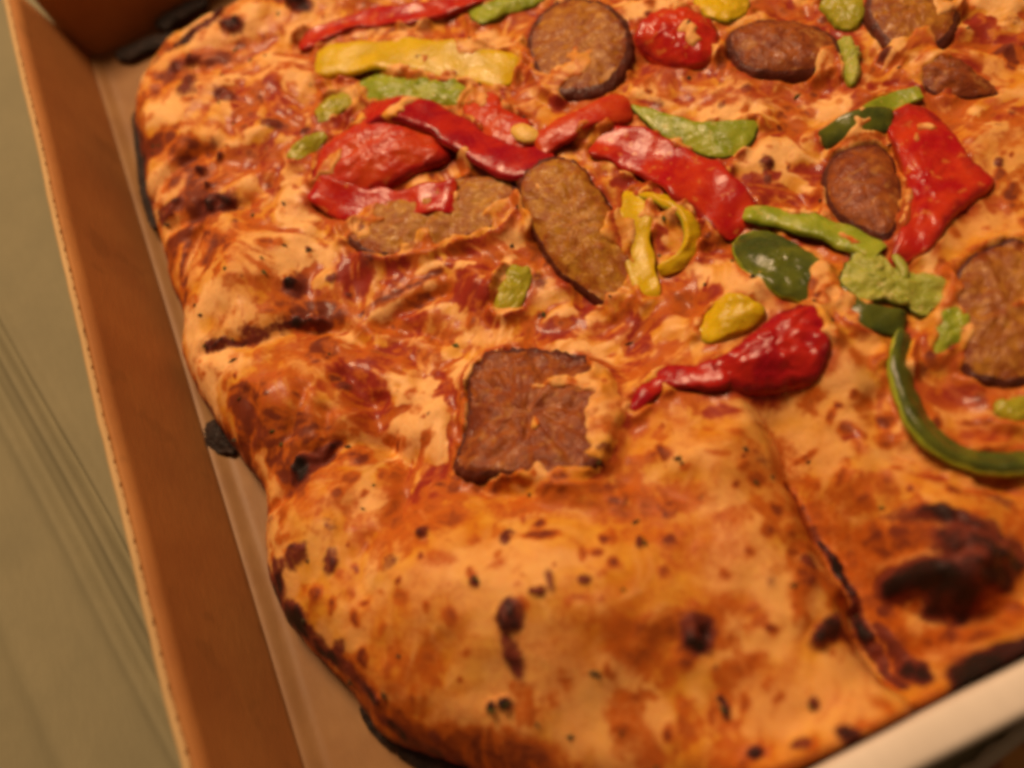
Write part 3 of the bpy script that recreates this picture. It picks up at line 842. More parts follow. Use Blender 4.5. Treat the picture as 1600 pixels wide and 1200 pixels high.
pizza = empty('pizza', (146, -148, 0.8), 'rectangular baked cheese pizza with sausage and pepper topping and charred bubbles', 'pizza')
def build_pizza():
    ny, nx = X.shape
    gy, gx = np.gradient(SD, STEP)
    g = np.hypot(gx, gy) + 1e-6
    out = SD < 0
    px_ = np.where(out, X - SD * gx / g ** 2, X)
    py_ = np.where(out, Y - SD * gy / g ** 2, Y)
    pz = np.where(out, 0.85, HT)
    # the side of the crust bulges outwards a little above its foot
    ids = np.arange(nx * ny).reshape(ny, nx)
    a, b, c, d = ids[:-1, :-1], ids[:-1, 1:], ids[1:, 1:], ids[1:, :-1]
    s = np.stack([SD[:-1, :-1], SD[:-1, 1:], SD[1:, 1:], SD[1:, :-1]], -1)
    keep = (s.max(-1) > 0) & (s.min(-1) > -1.6 * STEP)
    F = np.stack([a, b, c, d], -1)[keep]
    used = np.unique(F)
    remap = np.full(nx * ny, -1); remap[used] = np.arange(len(used))
    V = np.stack([px_, py_, pz], -1).reshape(-1, 3)[used] * MM
    F = remap[F].astype(np.int32)
    me = bpy.data.meshes.new('cheese_top')
    me.vertices.add(len(V)); me.vertices.foreach_set('co', V.ravel())
    me.loops.add(F.size); me.loops.foreach_set('vertex_index', F.ravel())
    me.polygons.add(len(F))
    me.polygons.foreach_set('loop_start', np.arange(0, F.size, 4, dtype=np.int32))
    me.polygons.foreach_set('use_smooth', np.ones(len(F), dtype=bool))
    me.update(calc_edges=True)
    for k, Mk in MASK.items():
        at_ = me.attributes.new(k, 'FLOAT', 'POINT')
        at_.data.foreach_set('value', np.clip(Mk, 0, 1.3).reshape(-1)[used].astype(np.float32))
    me.materials.append(M_CHEESE)
    o = bpy.data.objects.new('cheese_top', me)
    col.objects.link(o)
    o.parent = pizza
    o.matrix_parent_inverse = Matrix.Translation(pizza.location).inverted()
    # crust base below the cheese
    n = len(poly)
    c0 = poly.mean(0)
    ins = c0 + (poly - c0) * 0.985
    V2 = [(p[0], p[1], 0.95) for p in ins] + [(p[0], p[1], 3.2) for p in c0 + (poly - c0) * 0.98]
    Fc = [[i, (i + 1) % n, n + (i + 1) % n, n + i] for i in range(n)] + [list(range(n))[::-1], list(range(n, 2 * n))]
    mesh_obj('crust_base', V2, Fc, M_CRUST, pizza, smooth=False)

RINGS = []
TOPV = []
COVER = []
WEIGHT = {'sausage_slice': 0.6, 'yellow_pepper_strip': 0.1, 'yellow_pepper_piece': 0.0, 'yellow_pepper_ring': -0.3, 'green_pepper_piece': 0.0, 'green_pepper_strip': -0.3,
          'green_pepper_ring': -0.6, 'red_pepper_piece': 0.0, 'red_pepper_strip': -0.05, 'melted_cheese': -3.0, 'seed': -3.0, 'x': -0.6}
# ------------------------------------------------------------------ topping builders
def nz(v, s, k=0.0):
    return mnoise.fractal(Vector((v[0] * s + k, v[1] * s - k, v[2] * s)), 0.6, 2.0, 3)

def patch(name, outline_px, label, category, mats, part_names=('skin', 'flesh'), lift=1.5, dome=2.0, thick=3.0, ragged=0.35, lump=0.4,
          group=None, bend=0.0, sink=0.0, split=0.97, floor=None, parent=None, seed=1.0, cover=None):
    """a piece with its own outline: top face, rounded rim and underside; outline points may carry their own lift"""
    pts = []
    for q in outline_px:
        l = (q[2] if len(q) > 2 else lift) * (0.6 if floor is None else 1)
        pts.append(at(q[0], q[1], floor + l) if floor is not None else hit(q[0], q[1], l))
    ring = catmull(pts, True, 9)
    n = len(ring)
    c = ring.mean(0)
    size = np.linalg.norm(ring - c, axis=1).mean()
    ring2 = []
    for p in ring:
        d = (p - c); d /= np.linalg.norm(d) + 1e-9
        ring2.append(p + d * ragged * nz(p, 0.45, seed) * 1.5)
    ring = np.array(ring2)
    zf = np.fft.rfft(ring[:, 2])
    ring[:, 2] = np.fft.irfft(zf * np.exp(-(np.arange(len(zf)) / 4.5) ** 2), n)
    zc = ring[:, 2].mean()
    c = np.array([c[0], c[1], zc])
    if floor is None:
        RINGS.append(ring[::3, :2].copy())
    seg = np.linalg.norm(np.roll(ring, -1, 0) - ring, axis=1)
    def membrane(q):
        w_ = seg / (np.hypot(ring[:, 0] - q[0], ring[:, 1] - q[1]) ** 3 + 1e-3)
        return float((w_ * ring[:, 2]).sum() / w_.sum())
    c[2] = zc = membrane(c)
    rad = [0.0, 0.07, 0.14, 0.21, 0.28, 0.35, 0.42, 0.49, 0.56, 0.63, 0.70, 0.76, 0.82, 0.87, 0.91, 0.945, 0.97, 0.985]
    V, RIM = [c + np.array([0, 0, dome])], [0.0]
    rows = []
    def add(r, dz, out=0.0):
        row = []
        for p in ring:
            d = p - c
            L = np.linalg.norm(d[:2]) + 1e-9
            q = c + d * r
            if r < 0.99:
                q[2] = membrane(q)
            q = q + np.array([d[0] / L * out, d[1] / L * out, 0])
            q[2] += dz + bend * r * r * math.cos(2 * math.atan2(d[1], d[0]))
            row.append(len(V)); V.append(q); RIM.append(r)
        rows.append(row)
    for r in rad[1:]:
        add(r, dome * (1 - r ** 2.6) - (0.35 * thick * max(0, (r - 0.9) / 0.1) ** 2) * 0.4)
    ntop = len(rows)
    add(1.0, -0.32 * thick, 0.22 * min(thick, 3) * 0.3)
    add(1.0, -0.62 * thick, 0.12)
    add(0.97, -0.95 * thick)
    add(0.7, -1.0 * thick)
    V = [np.array(v, float) for v in V]
    for k_ in range(ntop):
        zz = np.fft.rfft([V[i][2] for i in rows[k_]])
        fr = np.arange(len(zz))
        zz *= np.exp(-(fr / (1.0 + 9 * rad[k_ + 1] ** 3)) ** 2)
        zz = np.fft.irfft(zz, n)
        for i, z_ in zip(rows[k_], zz): V[i][2] = z_
    for i, v in enumerate(V):
        if i < 1 + ntop * n + n:
            V[i] = v + np.array([0.25, 0.25, 1.0]) * lump * nz(v, 0.33, seed + 3) + np.array([0, 0, 0.18 * lump * nz(v, 0.8, seed + 8)])
    if sink:
        for v in V: v[2] -= sink
    if floor is None:
        TOPV.append(np.array(V[:1 + (ntop + 1) * n]))
        COVER.append(WEIGHT.get(name, 0.4) if cover is None else cover)
    top_f = [[0, rows[0][i], rows[0][(i + 1) % n]] for i in range(n)]
    cut = max(1, min(ntop - 1, sum(1 for r in rad[1:] if r <= split) - 1))
    side_f = []
    for k in range(len(rows) - 1):
        for i in range(n):
            f = [rows[k][i], rows[k + 1][i], rows[k + 1][(i + 1) % n], rows[k][(i + 1) % n]]
            (top_f if k < cut else side_f).append(f)
    side_f.append(rows[-1][::-1])
    if parent is None:
        base = (c[0], c[1], float(min(v[2] for v in V)))
        th = empty(name, base, label, category, group)
    else:
        th = parent
    for pn, F, mt in ((part_names[0], top_f, mats[0]), (part_names[1], side_f, mats[1])):
        used = sorted({i for f in F for i in f})
        rm = {o_: k for k, o_ in enumerate(used)}
        ob = mesh_obj(pn, [V[i] for i in used], [[rm[i] for i in f] for f in F], mt, th, attrs={'rim': [RIM[i] for i in used]})
    th['_c'] = 0
    del th['_c']
    return th, c, ring, dome

def ribbon(name, pts, label, category, mats, part_names=('skin', 'flesh'), width=9.0, thick=2.2, arc=1.2, tilt=0.0, group=None, lump=0.25,
           parent=None, seed=1.0, taper=0.8, per=7):
    """a strip swept along points (px, py, lift[, width factor[, tilt in degrees]])"""
    ctr, wf, tl = [], [], []
    for q in pts:
        ctr.append(hit(q[0], q[1], q[2] * 0.48)); wf.append(q[3] if len(q) > 3 else 1.0); tl.append(q[4] if len(q) > 4 else tilt)
    C = catmull(ctr, False, per)
    n = len(C)
    tt = np.linspace(0, len(pts) - 1, n)
    W = np.interp(tt, range(len(pts)), wf) * width * 1.12
    W = W * np.array([1 + 0.34 * mnoise.noise(Vector((p[0] * 0.16, p[1] * 0.16, seed))) for p in C])
    arc = arc * 0.45 * math.cos(seed * 1.7)
    thick = thick * 0.85
    TL = np.radians(np.interp(tt, range(len(pts)), tl)) + np.array([0.3 * mnoise.noise(Vector((p[0] * 0.08, p[1] * 0.08, seed + 5))) for p in C])
    e = np.minimum(np.arange(n), np.arange(n)[::-1]) / max(1, n - 1) * 2
    W = W * np.clip(taper + (1 - taper) * np.sqrt(np.clip(e * 7, 0, 1)), 0, 1)
    m = 10
    FS = [-1, -0.95, -0.86, -0.65, -0.35, 0, 0.35, 0.65, 0.86, 0.95, 1]
    V, RIM = [], []
    for i in range(n):
        t = C[min(i + 1, n - 1)] - C[max(i - 1, 0)]
        t /= np.linalg.norm(t) + 1e-9
        s = np.cross(t, np.array([0, 0, 1.0])); s /= np.linalg.norm(s) + 1e-9
        u = np.cross(s, t)
        ca, sa = math.cos(TL[i]), math.sin(TL[i])
        s2, u2 = s * ca + u * sa, -s * sa + u * ca
        end = min(1.0, 0.25 + e[i] * 6)
        for side in (0, 1):
            for k in range(m + 1):
                f = FS[k]
                if side: f = -f
                h = arc * (1 - f * f) + (0.5 if side == 0 else -0.5) * thick * end * max(0.0, 1 - abs(f) ** 14) ** 0.5
                q = C[i] + s2 * (f * W[i] / 2) + u2 * h
                q = q + (u2 * 1.0 + s2 * 0.35) * 1.9 * lump * nz(q, 0.28, seed) + u2 * 0.08 * nz(q, 0.9, seed + 4)
                V.append(q); RIM.append(abs(f))
    sd = [np.cross(C[min(i + 1, n - 1)] - C[max(i - 1, 0)], np.array([0, 0, 1.0])) for i in range(n)]
    sd = [v / (np.linalg.norm(v) + 1e-9) for v in sd]
    RINGS.append(np.array([C[i][:2] + sd[i][:2] * W[i] / 2 * abs(math.cos(TL[i])) for i in range(n)] + [C[i][:2] - sd[i][:2] * W[i] / 2 * abs(math.cos(TL[i])) for i in range(n)][::-1]))
    TOPV.append(np.array(V))
    COVER.append(WEIGHT.get(name, 0.4))
    R = 2 * (m + 1)
    skin, flesh = [], []
    for i in range(n - 1):
        for k in range(m):
            skin.append([i * R + k, i * R + k + 1, (i + 1) * R + k + 1, (i + 1) * R + k])
        for k in range(m + 1, 2 * m + 1):
            flesh.append([i * R + k, i * R + k + 1, (i + 1) * R + k + 1, (i + 1) * R + k])
        flesh.append([i * R + m, i * R + m + 1, (i + 1) * R + m + 1, (i + 1) * R + m])
        flesh.append([i * R + R - 1, i * R, (i + 1) * R, (i + 1) * R + R - 1])
    flesh.append([k for k in range(R)][::-1])
    flesh.append([(n - 1) * R + k for k in range(R)])
    if parent is None:
        b = C.mean(0)
        th = empty(name, (b[0], b[1], float(min(v[2] for v in V))), label, category, group)
    else:
        th = parent
    for pn, F, mt in ((part_names[0], skin, mats[0]), (part_names[1], flesh, mats[1])):
        used = sorted({i for f in F for i in f})
        rm = {o_: k for k, o_ in enumerate(used)}
        mesh_obj(pn, [V[i] for i in used], [[rm[i] for i in f] for f in F], mt, th, attrs={'rim': [RIM[i] for i in used]})
    return th

def tube(name, P, r, mat, parent, sides=7, flat=0.6):
    P = catmull(P, False, 5)
    n = len(P)
    V, F = [], []
    for i in range(n):
        t = P[min(i + 1, n - 1)] - P[max(i - 1, 0)]
        t /= np.linalg.norm(t) + 1e-9
        s = np.cross(t, np.array([0, 0, 1.0])); s /= np.linalg.norm(s) + 1e-9
        u = np.cross(s, t)
        rr = r * (0.3 + 0.7 * math.sin(math.pi * (i + 0.5) / n) ** 0.5)
        for k in range(sides):
            a = k / sides * math.tau
            V.append(P[i] + s * math.cos(a) * rr + u * math.sin(a) * rr * flat)
    for i in range(n - 1):
        for k in range(sides):
            F.append([i * sides + k, i * sides + (k + 1) % sides, (i + 1) * sides + (k + 1) % sides, (i + 1) * sides + k])
    F.append(list(range(sides))[::-1]); F.append([(n - 1) * sides + k for k in range(sides)])
    return mesh_obj(name, V, F, mat, parent)

def on_top(info, u, v):
    """a point on the top of a patch: u is the angle (turns), v the radius share"""
    th, c, ring, dome = info
    p = ring[int(u * len(ring)) % len(ring)]
    q = c + (p - c) * v
    q[2] += dome * (1 - v ** 2.6)
    return q

def shreds(info, n, seed, mat=None, rmm=0.7):
    """streaks of melted cheese lying flat on a slice, and a few flat blobs"""
    r = random.Random(seed)
    size = float(np.linalg.norm(info[2] - info[1], axis=1).mean())
    for _ in range(n):
        u, v = r.random(), r.uniform(0.15, 0.7)
        p0 = on_top(info, u, v)
        a = r.uniform(0, math.tau); L = r.uniform(0.3, 0.8) * size; k = r.uniform(-0.7, 0.7)
        P, xy = [], p0[:2].copy()
        for s_ in range(5):
            d = xy - info[1][:2]
            rel = min(0.95, float(np.linalg.norm(d)) / size)
            ang = math.atan2(d[1], d[0])
            ii = int(np.argmin(np.abs(np.angle(np.exp(1j * (np.arctan2(info[2][:, 1] - info[1][1], info[2][:, 0] - info[1][0]) - ang))))))
            q = info[1] + (info[2][ii] - info[1]) * min(0.95, float(np.linalg.norm(d)) / float(np.linalg.norm(info[2][ii][:2] - info[1][:2])))
            z = q[2] + info[3] * (1 - rel ** 2.6)
            P.append(np.array([xy[0], xy[1], z + 0.12]))
            xy = xy + np.array([math.cos(a), math.sin(a)]) * L / 4
            a += k + r.uniform(-0.3, 0.3)
        tube('cheese_shred', P, rmm * r.uniform(0.6, 1.4), mat or M_STREAK, info[0], flat=0.4)

SP = ('filling', 'casing')
G_S = 'sausage slices on the pizza'
G_R, G_G, G_Y = 'red pepper pieces on the pizza', 'green pepper pieces on the pizza', 'yellow pepper pieces on the pizza'

# ------------------------------------------------------------------ sausage
s1 = patch('sausage_slice', [(822, 60), (840, 22), (880, 0), (930, -4), (972, 20), (990, 62), (980, 108), (945, 142), (900, 152), (855, 138), (828, 100)],
           'round sausage slice with a pale swirl, at the top centre of the pizza', 'sausage', (M_SAUS, M_CASING), SP, 3.0, 1.8, 5.0, 0.25, 0.5, G_S, split=0.88, seed=2)
s2 = patch('sausage_slice', [(1132, 60), (1160, 36), (1215, 32), (1270, 40), (1310, 62), (1316, 92), (1290, 112), (1230, 122), (1170, 112), (1140, 90)],
           'dark oval sausage slice right of the red pepper knob, near the top edge', 'sausage', (M_SAUSRED, M_CASING), SP, 3.0, 3.0, 5.0, 0.25, 0.5, G_S, split=0.88, seed=4)
s3 = patch('sausage_slice', [(1358, 40), (1352, 0), (1375, -40), (1430, -55), (1485, -40), (1500, 10), (1490, 55), (1450, 84), (1400, 80)],
           'brown sausage slice with melted cheese, cut off by the top right edge', 'sausage', (M_SAUS, M_CASING), SP, 3.0, 2.0, 5.0, 0.25, 0.5, G_S, split=0.88, seed=6)
s4 = patch('sausage_slice', [(1282, 285, 2), (1300, 245, 3), (1340, 222, 4), (1385, 235, 3), (1410, 290, 1), (1408, 350, 1), (1385, 380, 1), (1340, 362, 2), (1300, 335, 2)],
           'red brown sausage slice tucked under the large red pepper piece on the right', 'sausage', (M_SAUSRED, M_CASING), SP, 2.5, 3.2, 5.0, 0.2, 0.4, G_S, split=0.88, seed=8)
s6 = patch('sausage_slice', [(528, 360, 1), (560, 330, 2), (640, 300, 3), (720, 276, 4), (790, 272, 3), (815, 300, 2), (790, 345, 2), (720, 375, 1), (650, 398, 1), (580, 398, 1)],
           'long tan sausage slice lying below the big red pepper curl', 'sausage', (M_SAUSOLIVE, M_CASING), SP, 1.6, 1.2, 4.5, 0.5, 0.7, G_S, split=0.94, seed=10, cover=0.9)
s5 = patch('sausage_slice', [(806, 300, 5.5), (820, 262, 6), (860, 242, 6), (905, 252, 5.5), (940, 295, 5), (975, 350, 4), (990, 410, 3), (985, 465, 2), (955, 484, 2), (910, 458, 3), (870, 425, 4), (835, 370, 5)],
           'golden brown oblong sausage chunk standing up between red and yellow pepper', 'sausage', (M_SAUSOLIVE, M_CASING), SP, 5.0, 2.6, 9.0, 0.4, 0.8, G_S, split=0.94, seed=12, cover=0.3)
s7 = patch('sausage_slice', [(726, 600), (748, 556), (800, 540), (870, 548), (930, 566), (962, 612), (968, 668), (945, 718), (895, 748), (825, 750), (760, 748), (712, 740), (716, 700), (732, 650)],
           'large purplish sausage chunk covered in melted cheese bits, in the middle of the pizza', 'sausage', (M_SAUSRED, M_CASING), SP, 5.5, 2.2, 7.5, 0.7, 1.1, G_S, split=0.94, seed=14, cover=0.3)

s8 = patch('sausage_slice', [(1486, 470), (1500, 415), (1540, 385), (1600, 372), (1660, 395), (1690, 480), (1660, 560), (1600, 600), (1545, 600), (1505, 580), (1490, 530)],
           'broad rough brown sausage slice at the right edge, beside the green pepper', 'sausage', (M_SAUS, M_CASING), SP, 2.4, 2.2, 5.0, 0.3, 0.8, G_S, split=0.92, seed=16)
s9 = patch('sausage_slice', [(1410, 112, 1), (1440, 80, 2.5), (1480, 85, 3), (1530, 115, 2.5), (1560, 145, 1), (1520, 155, 1), (1460, 148, 1)],
           'small dark red sausage wedge above the large red pepper piece', 'sausage', (M_SAUSRED, M_CASING), SP, 1.6, 1.6, 4.0, 0.3, 0.5, G_S, split=0.92, seed=18)

# ------------------------------------------------------------------ red pepper
PR = ('skin', 'flesh')
r1 = patch('red_pepper_piece', [(484, 268, 2.5), (500, 232, 4), (540, 200, 6), (590, 178, 6.5), (650, 188, 6), (690, 215, 5), (700, 245, 4.0), (650, 262, 4.5), (600, 290, 3.5), (540, 312, 2.5), (496, 300, 2)],
           'big curled red and orange pepper piece, the leftmost large one', 'pepper', (M_REDFLESH, M_RED), ('flesh', 'skin'), 3.0, 3.0, 3.0, 0.2, 0.5, G_R, split=0.9, seed=20)
ribbon('red_pepper_piece', [(560, 190, 6.5), (620, 170, 8.0), (690, 192, 7.5), (750, 232, 6.0), (810, 256, 4.5), (862, 240, 3.5)], '', '', (M_REDDARK, M_REDFLESH), ('rolled_edge', 'flesh'),
       9.5, 2.6, 1.6, 10, parent=r1[0], seed=3)
ribbon('red_pepper_piece', [(490, 290, 3.5), (540, 316, 4.0), (600, 320, 4.0), (660, 312, 4.5), (712, 308, 3.5)], '', '', (M_RED, M_REDFLESH), ('rolled_edge', 'flesh'),
       8.5, 2.6, 1.6, -10, parent=r1[0], seed=5)
r2 = patch('red_pepper_piece', [(722, 165, 2), (745, 140, 3), (775, 142, 3), (790, 170, 2.6), (830, 192, 2.4), (830, 228, 2.4), (790, 232, 2.6), (745, 212, 2.6)],
           'square orange red pepper piece with a yellow seed, below the round sausage slice', 'pepper', (M_REDFLESH, M_RED), ('flesh', 'skin'), 2.4, 1.2, 2.6, 0.3, 0.5, G_R, seed=22)
ps = patch('seed', [(798, 200), (815, 192), (838, 202), (842, 216), (822, 222), (804, 214)], '', '', (M_SEED, M_SEED), ('seed', 'seed'), 6.0, 0.8, 1.2, 0.05, 0.05, parent=r2[0])
ribbon('red_pepper_strip', [(838, 232, 2.6), (880, 205, 3.2), (930, 180, 3.2), (985, 168, 2.2)], 'orange red pepper strip running right from the seed, above the sausage chunk', 'pepper', (M_REDFLESH, M_RED), ('flesh', 'skin'), 7.5, 2.4, 1.2, 0, G_R, seed=7)
ribbon('red_pepper_strip', [(925, 220, 2.4, .8), (975, 228, 3.6, 1.0), (1030, 250, 4.2, 1.1), (1085, 280, 4.2, 1.2), (1130, 318, 3.4, 1.15), (1165, 360, 1.6, .9)],
       'glossy red pepper strip sloping right, below the green pepper crescent', 'pepper', (M_RED, M_REDFLESH), PR, 10.5, 2.8, 2.0, 0, G_R, seed=9)
r4 = patch('red_pepper_piece', [(1384, 200, 5), (1400, 168, 5.5), (1440, 160, 5), (1480, 198, 4.5), (1525, 245, 4), (1554, 284, 3), (1520, 312, 3), (1490, 335, 4), (1462, 375, 3.5), (1425, 405, 2), (1386, 424, 1.5), (1402, 370, 3.5), (1420, 310, 5), (1408, 255, 5.5)],
           'large flat kite shaped red pepper piece on the right', 'pepper', (M_RED, M_REDFLESH), PR, 4.0, 0.6, 2.8, 0.15, 0.35, G_R, seed=24)
r5 = patch('red_pepper_piece', [(1105, 570, 3), (1140, 548, 4), (1180, 515, 5), (1225, 484, 5.5), (1270, 474, 5), (1298, 500, 4.5), (1298, 545, 4), (1275, 590, 3.5), (1225, 610, 3), (1165, 612, 3), (1115, 600, 3)],
           'dark red bulb shaped pepper piece beside the cut, near the yellow chunk', 'pepper', (M_REDDARK, M_RED), PR, 3.0, 3.2, 3.0, 0.15, 0.7, G_R, seed=26)
ribbon('red_pepper_piece', [(1140, 582, 3.4, 1.1), (1090, 590, 3.0, 0.9), (1045, 592, 2.4, .7), (1015, 612, 1.4, .5), (985, 650, 0.8, .4)], '', '', (M_REDDARK, M_RED), ('tail', 'tail'), 6.5, 2.4, 1.0, 0, parent=r5[0], seed=11)
ribbon('red_pepper_strip', [(466, 72, 1.6, .9), (510, 50, 2.4), (570, 30, 2.6), (640, 22, 2.8, 1.1), (700, 10, 2.8), (760, -14, 2)], 'thin red pepper strip at the top left of the pizza', 'pepper', (M_RED, M_REDFLESH), PR, 6.0, 2.2, 1.0, 0, G_R, seed=13)
r7 = patch('red_pepper_piece', [(990, 60), (1005, 28), (1050, 12), (1100, 20), (1124, 55), (1112, 92), (1060, 104), (1012, 94)],
           'small rounded red pepper knob right of the round sausage slice', 'pepper', (M_RED, M_REDFLESH), PR, 2.0, 3.6, 3.0, 0.2, 0.6, G_R, seed=28)

# ------------------------------------------------------------------ green pepper
PG = ('flesh', 'skin')
g1 = patch('green_pepper_piece', [(558, 132), (590, 118), (650, 122), (710, 122), (738, 140), (725, 166), (670, 168), (610, 160), (575, 158)],
           'green pepper piece between the yellow strip and the big red curl', 'pepper', (M_GREEN, M_DARKGREEN), PG, 2.2, 1.6, 2.4, 0.3, 0.7, G_G, seed=32, cover=-0.2)
g2 = patch('green_pepper_piece', [(984, 164, 2.6), (1010, 168, 3.4), (1060, 184, 3.6), (1120, 190, 3.4), (1184, 188, 2.4), (1172, 225, 2.4), (1135, 246, 2.6), (1085, 238, 3), (1035, 214, 3)],
           'bright green pepper crescent above the sloping red pepper strip', 'pepper', (M_GREEN, M_DARKGREEN), PG, 2.6, 1.2, 2.4, 0.2, 0.3, G_G, seed=34, cover=-0.8)
ribbon('green_pepper_strip', [(1284, 222, 2.2, .8), (1320, 202, 3.6), (1360, 190, 4.0), (1395, 192, 3.4, .9)], 'green pepper strip behind the top of the kite shaped red pepper piece', 'pepper', (M_DARKGREEN, M_GREEN), ('skin', 'flesh'), 6.0, 2.4, 1.0, -25, G_G, seed=15)
ob = [o for o in col.objects if o.get('label', '').startswith('green pepper strip behind')][0]
ribbon('x', [(1340, 186, 4.4, .8), (1385, 164, 5.0), (1440, 145, 3.8, .8)], '', '', (M_GREEN, M_DARKGREEN), ('flesh', 'skin'), 4.6, 2.0, 0.8, 0, parent=ob, seed=17)
ribbon('green_pepper_strip', [(1162, 334, 3.4, .7), (1210, 340, 5.4), (1265, 352, 6.4), (1320, 372, 6.0, 1.1), (1375, 396, 3.6, .9)], 'thin light green pepper strip above the dark green pepper chunk', 'pepper', (M_GREEN, M_DARKGREEN), PG, 5.6, 2.2, 0.8, 10, G_G, seed=19)
g5 = patch('green_pepper_piece', [(1144, 388, 2.5), (1165, 362, 4), (1205, 362, 5), (1250, 382, 5), (1290, 412, 4.5), (1312, 452, 3), (1300, 478, 2), (1255, 474, 2), (1205, 452, 2), (1165, 422, 2)],
           'dark green glossy pepper chunk with skin side up', 'pepper', (M_DARKGREEN, M_GREEN), ('skin', 'flesh'), 3.0, 1.2, 2.6, 0.2, 0.4, G_G, seed=36)
g6 = patch('green_pepper_piece', [(1318, 420, 3), (1345, 388, 4), (1385, 400, 4), (1400, 425, 3.5), (1450, 425, 3.6), (1488, 440, 3), (1480, 475, 3), (1440, 492, 3), (1400, 470, 3), (1350, 472, 3), (1322, 455, 3)],
           'pale green pepper core with shreds, between the dark green chunk and the right sausage', 'pepper', (M_PALEGREEN, M_DARKGREEN), PG, 3.0, 1.0, 2.8, 0.6, 0.8, G_G, seed=38)
shreds(g6, 4, 41, M_PALEGREEN, 0.9)
ribbon('x', [(1300, 452, 1.8, .8), (1335, 486, 2.6), (1375, 500, 3.0), (1415, 506, 2.2, .8)], '', '', (M_DARKGREEN, M_GREEN), ('rind', 'flesh'), 5.0, 2.4, 1.0, -15, parent=g6[0], seed=21)
g7 = patch('green_pepper_piece', [(1452, 520, 3), (1462, 492, 4), (1492, 474, 4), (1518, 498, 3.6), (1518, 530, 3), (1490, 552, 2.4), (1458, 556, 2)],
           'short grass green pepper block touching the right sausage slice', 'pepper', (M_GREEN, M_DARKGREEN), PG, 3.0, 1.4, 3.0, 0.3, 0.5, G_G, seed=40, cover=-0.8)
ribbon('green_pepper_ring', [(1415, 520, 1.4, .7), (1405, 570, 2.2), (1420, 630, 2.8), (1450, 680, 3.0), (1500, 714, 3.0), (1560, 726, 3.0), (1630, 716, 2.6), (1690, 690, 2)],
       'long curved green pepper ring section near the right edge', 'pepper', (M_DARKGREEN, M_GREEN), ('skin', 'flesh'), 5.2, 3.0, 0.6, 42, G_G, seed=23)
g8 = patch('green_pepper_piece', [(732, 20), (760, 4), (800, -12), (850, -14), (838, 8), (790, 24), (752, 36)], 'light green pepper sliver at the top edge, left of the round sausage', 'pepper', (M_GREEN, M_DARKGREEN), PG, 1.8, 1.0, 2.0, 0.2, 0.4, G_G, seed=42)
g9 = patch('green_pepper_piece', [(1282, 8), (1300, -10), (1340, -12), (1352, 12), (1340, 42), (1316, 44), (1296, 28)], 'yellow green pepper bit at the top edge, left of the top right sausage', 'pepper', (M_OLIVE, M_GREEN), PG, 2.0, 1.4, 2.2, 0.3, 0.4, G_G, seed=44)
g10 = patch('green_pepper_piece', [(1306, 70), (1325, 58), (1345, 80), (1345, 115), (1328, 128), (1314, 105)], 'small yellow green pepper scrap at the right end of the oval sausage', 'pepper', (M_PALEGREEN, M_GREEN), PG, 2.0, 1.6, 2.0, 0.6, 0.6, G_G, seed=46)
g11 = patch('green_pepper_piece', [(448, 240), (468, 218), (496, 206), (510, 214), (492, 236), (464, 250)], 'small green pepper scrap left of the big red curl', 'pepper', (M_OLIVE, M_GREEN), PG, 0.9, 0.8, 1.6, 0.5, 0.4, G_G, seed=48)
g12 = patch('green_pepper_piece', [(492, 172), (520, 148), (560, 140), (562, 160), (530, 178), (500, 190)], 'olive green pepper scrap at the left end of the piece above the red curl', 'pepper', (M_OLIVE, M_DARKGREEN), PG, 0.9, 0.8, 1.6, 0.5, 0.5, G_G, seed=50)
g13 = patch('green_pepper_piece', [(1552, 632), (1580, 618), (1612, 624), (1612, 650), (1580, 658), (1560, 650)], 'tiny green pepper scrap inside the curved ring at the right edge', 'pepper', (M_OLIVE, M_GREEN), PG, 0.8, 0.8, 1.6, 0.5, 0.4, G_G, seed=52)
g14 = patch('green_pepper_piece', [(772, 488), (778, 440), (800, 415), (830, 420), (826, 455), (800, 492)], 'translucent yellow green pepper bit left of the standing sausage chunk', 'pepper', (M_OLIVE, M_GREEN), PG, 0.6, 1.0, 1.6, 0.4, 0.5, G_G, seed=54)

# ------------------------------------------------------------------ yellow pepper
PY = ('skin', 'flesh')
ribbon('yellow_pepper_strip', [(494, 98, 0.8, .8), (545, 92, 1.8), (620, 86, 2.0), (690, 92, 1.8), (750, 104, 1.2), (806, 116, 0.4, .8)], 'long yellow pepper strip at the top left, left of the round sausage', 'pepper', (M_YELLOW, M_OLIVE), PY, 11.5, 2.4, 1.8, 0, G_Y, seed=25)
y2 = ribbon('yellow_pepper_ring', [(992, 298, 3.4, .8), (992, 335, 4.4), (996, 380, 4.4, 1.05), (1004, 430, 2.8), (1018, 468, 1.0, .7)], 'yellow pepper loop beside the standing sausage chunk', 'pepper', (M_YELLOW, M_OLIVE), PY, 6.2, 2.4, 1.2, 0, G_Y, seed=27)
ribbon('x', [(1004, 302, 4.6), (1040, 315, 5.2), (1070, 335, 4.8), (1082, 370, 3.8), (1066, 405, 2.6), (1030, 424, 2.0, .8)], '', '', (M_YELLOW, M_OLIVE), ('loop', 'flesh'), 3.6, 2.2, 0.6, 40, parent=y2, seed=29)
y3 = patch('yellow_pepper_piece', [(1084, 515, 1.8), (1102, 488, 3), (1130, 462, 4.5), (1165, 458, 4.6), (1195, 482, 3.8), (1182, 508, 3), (1140, 524, 2.4), (1105, 534, 1.8)],
           'yellow pepper chunk beside the dark red bulb shaped piece', 'pepper', (M_YELLOW, M_OLIVE), PY, 3.0, 1.6, 2.6, 0.2, 0.4, G_Y, seed=56)
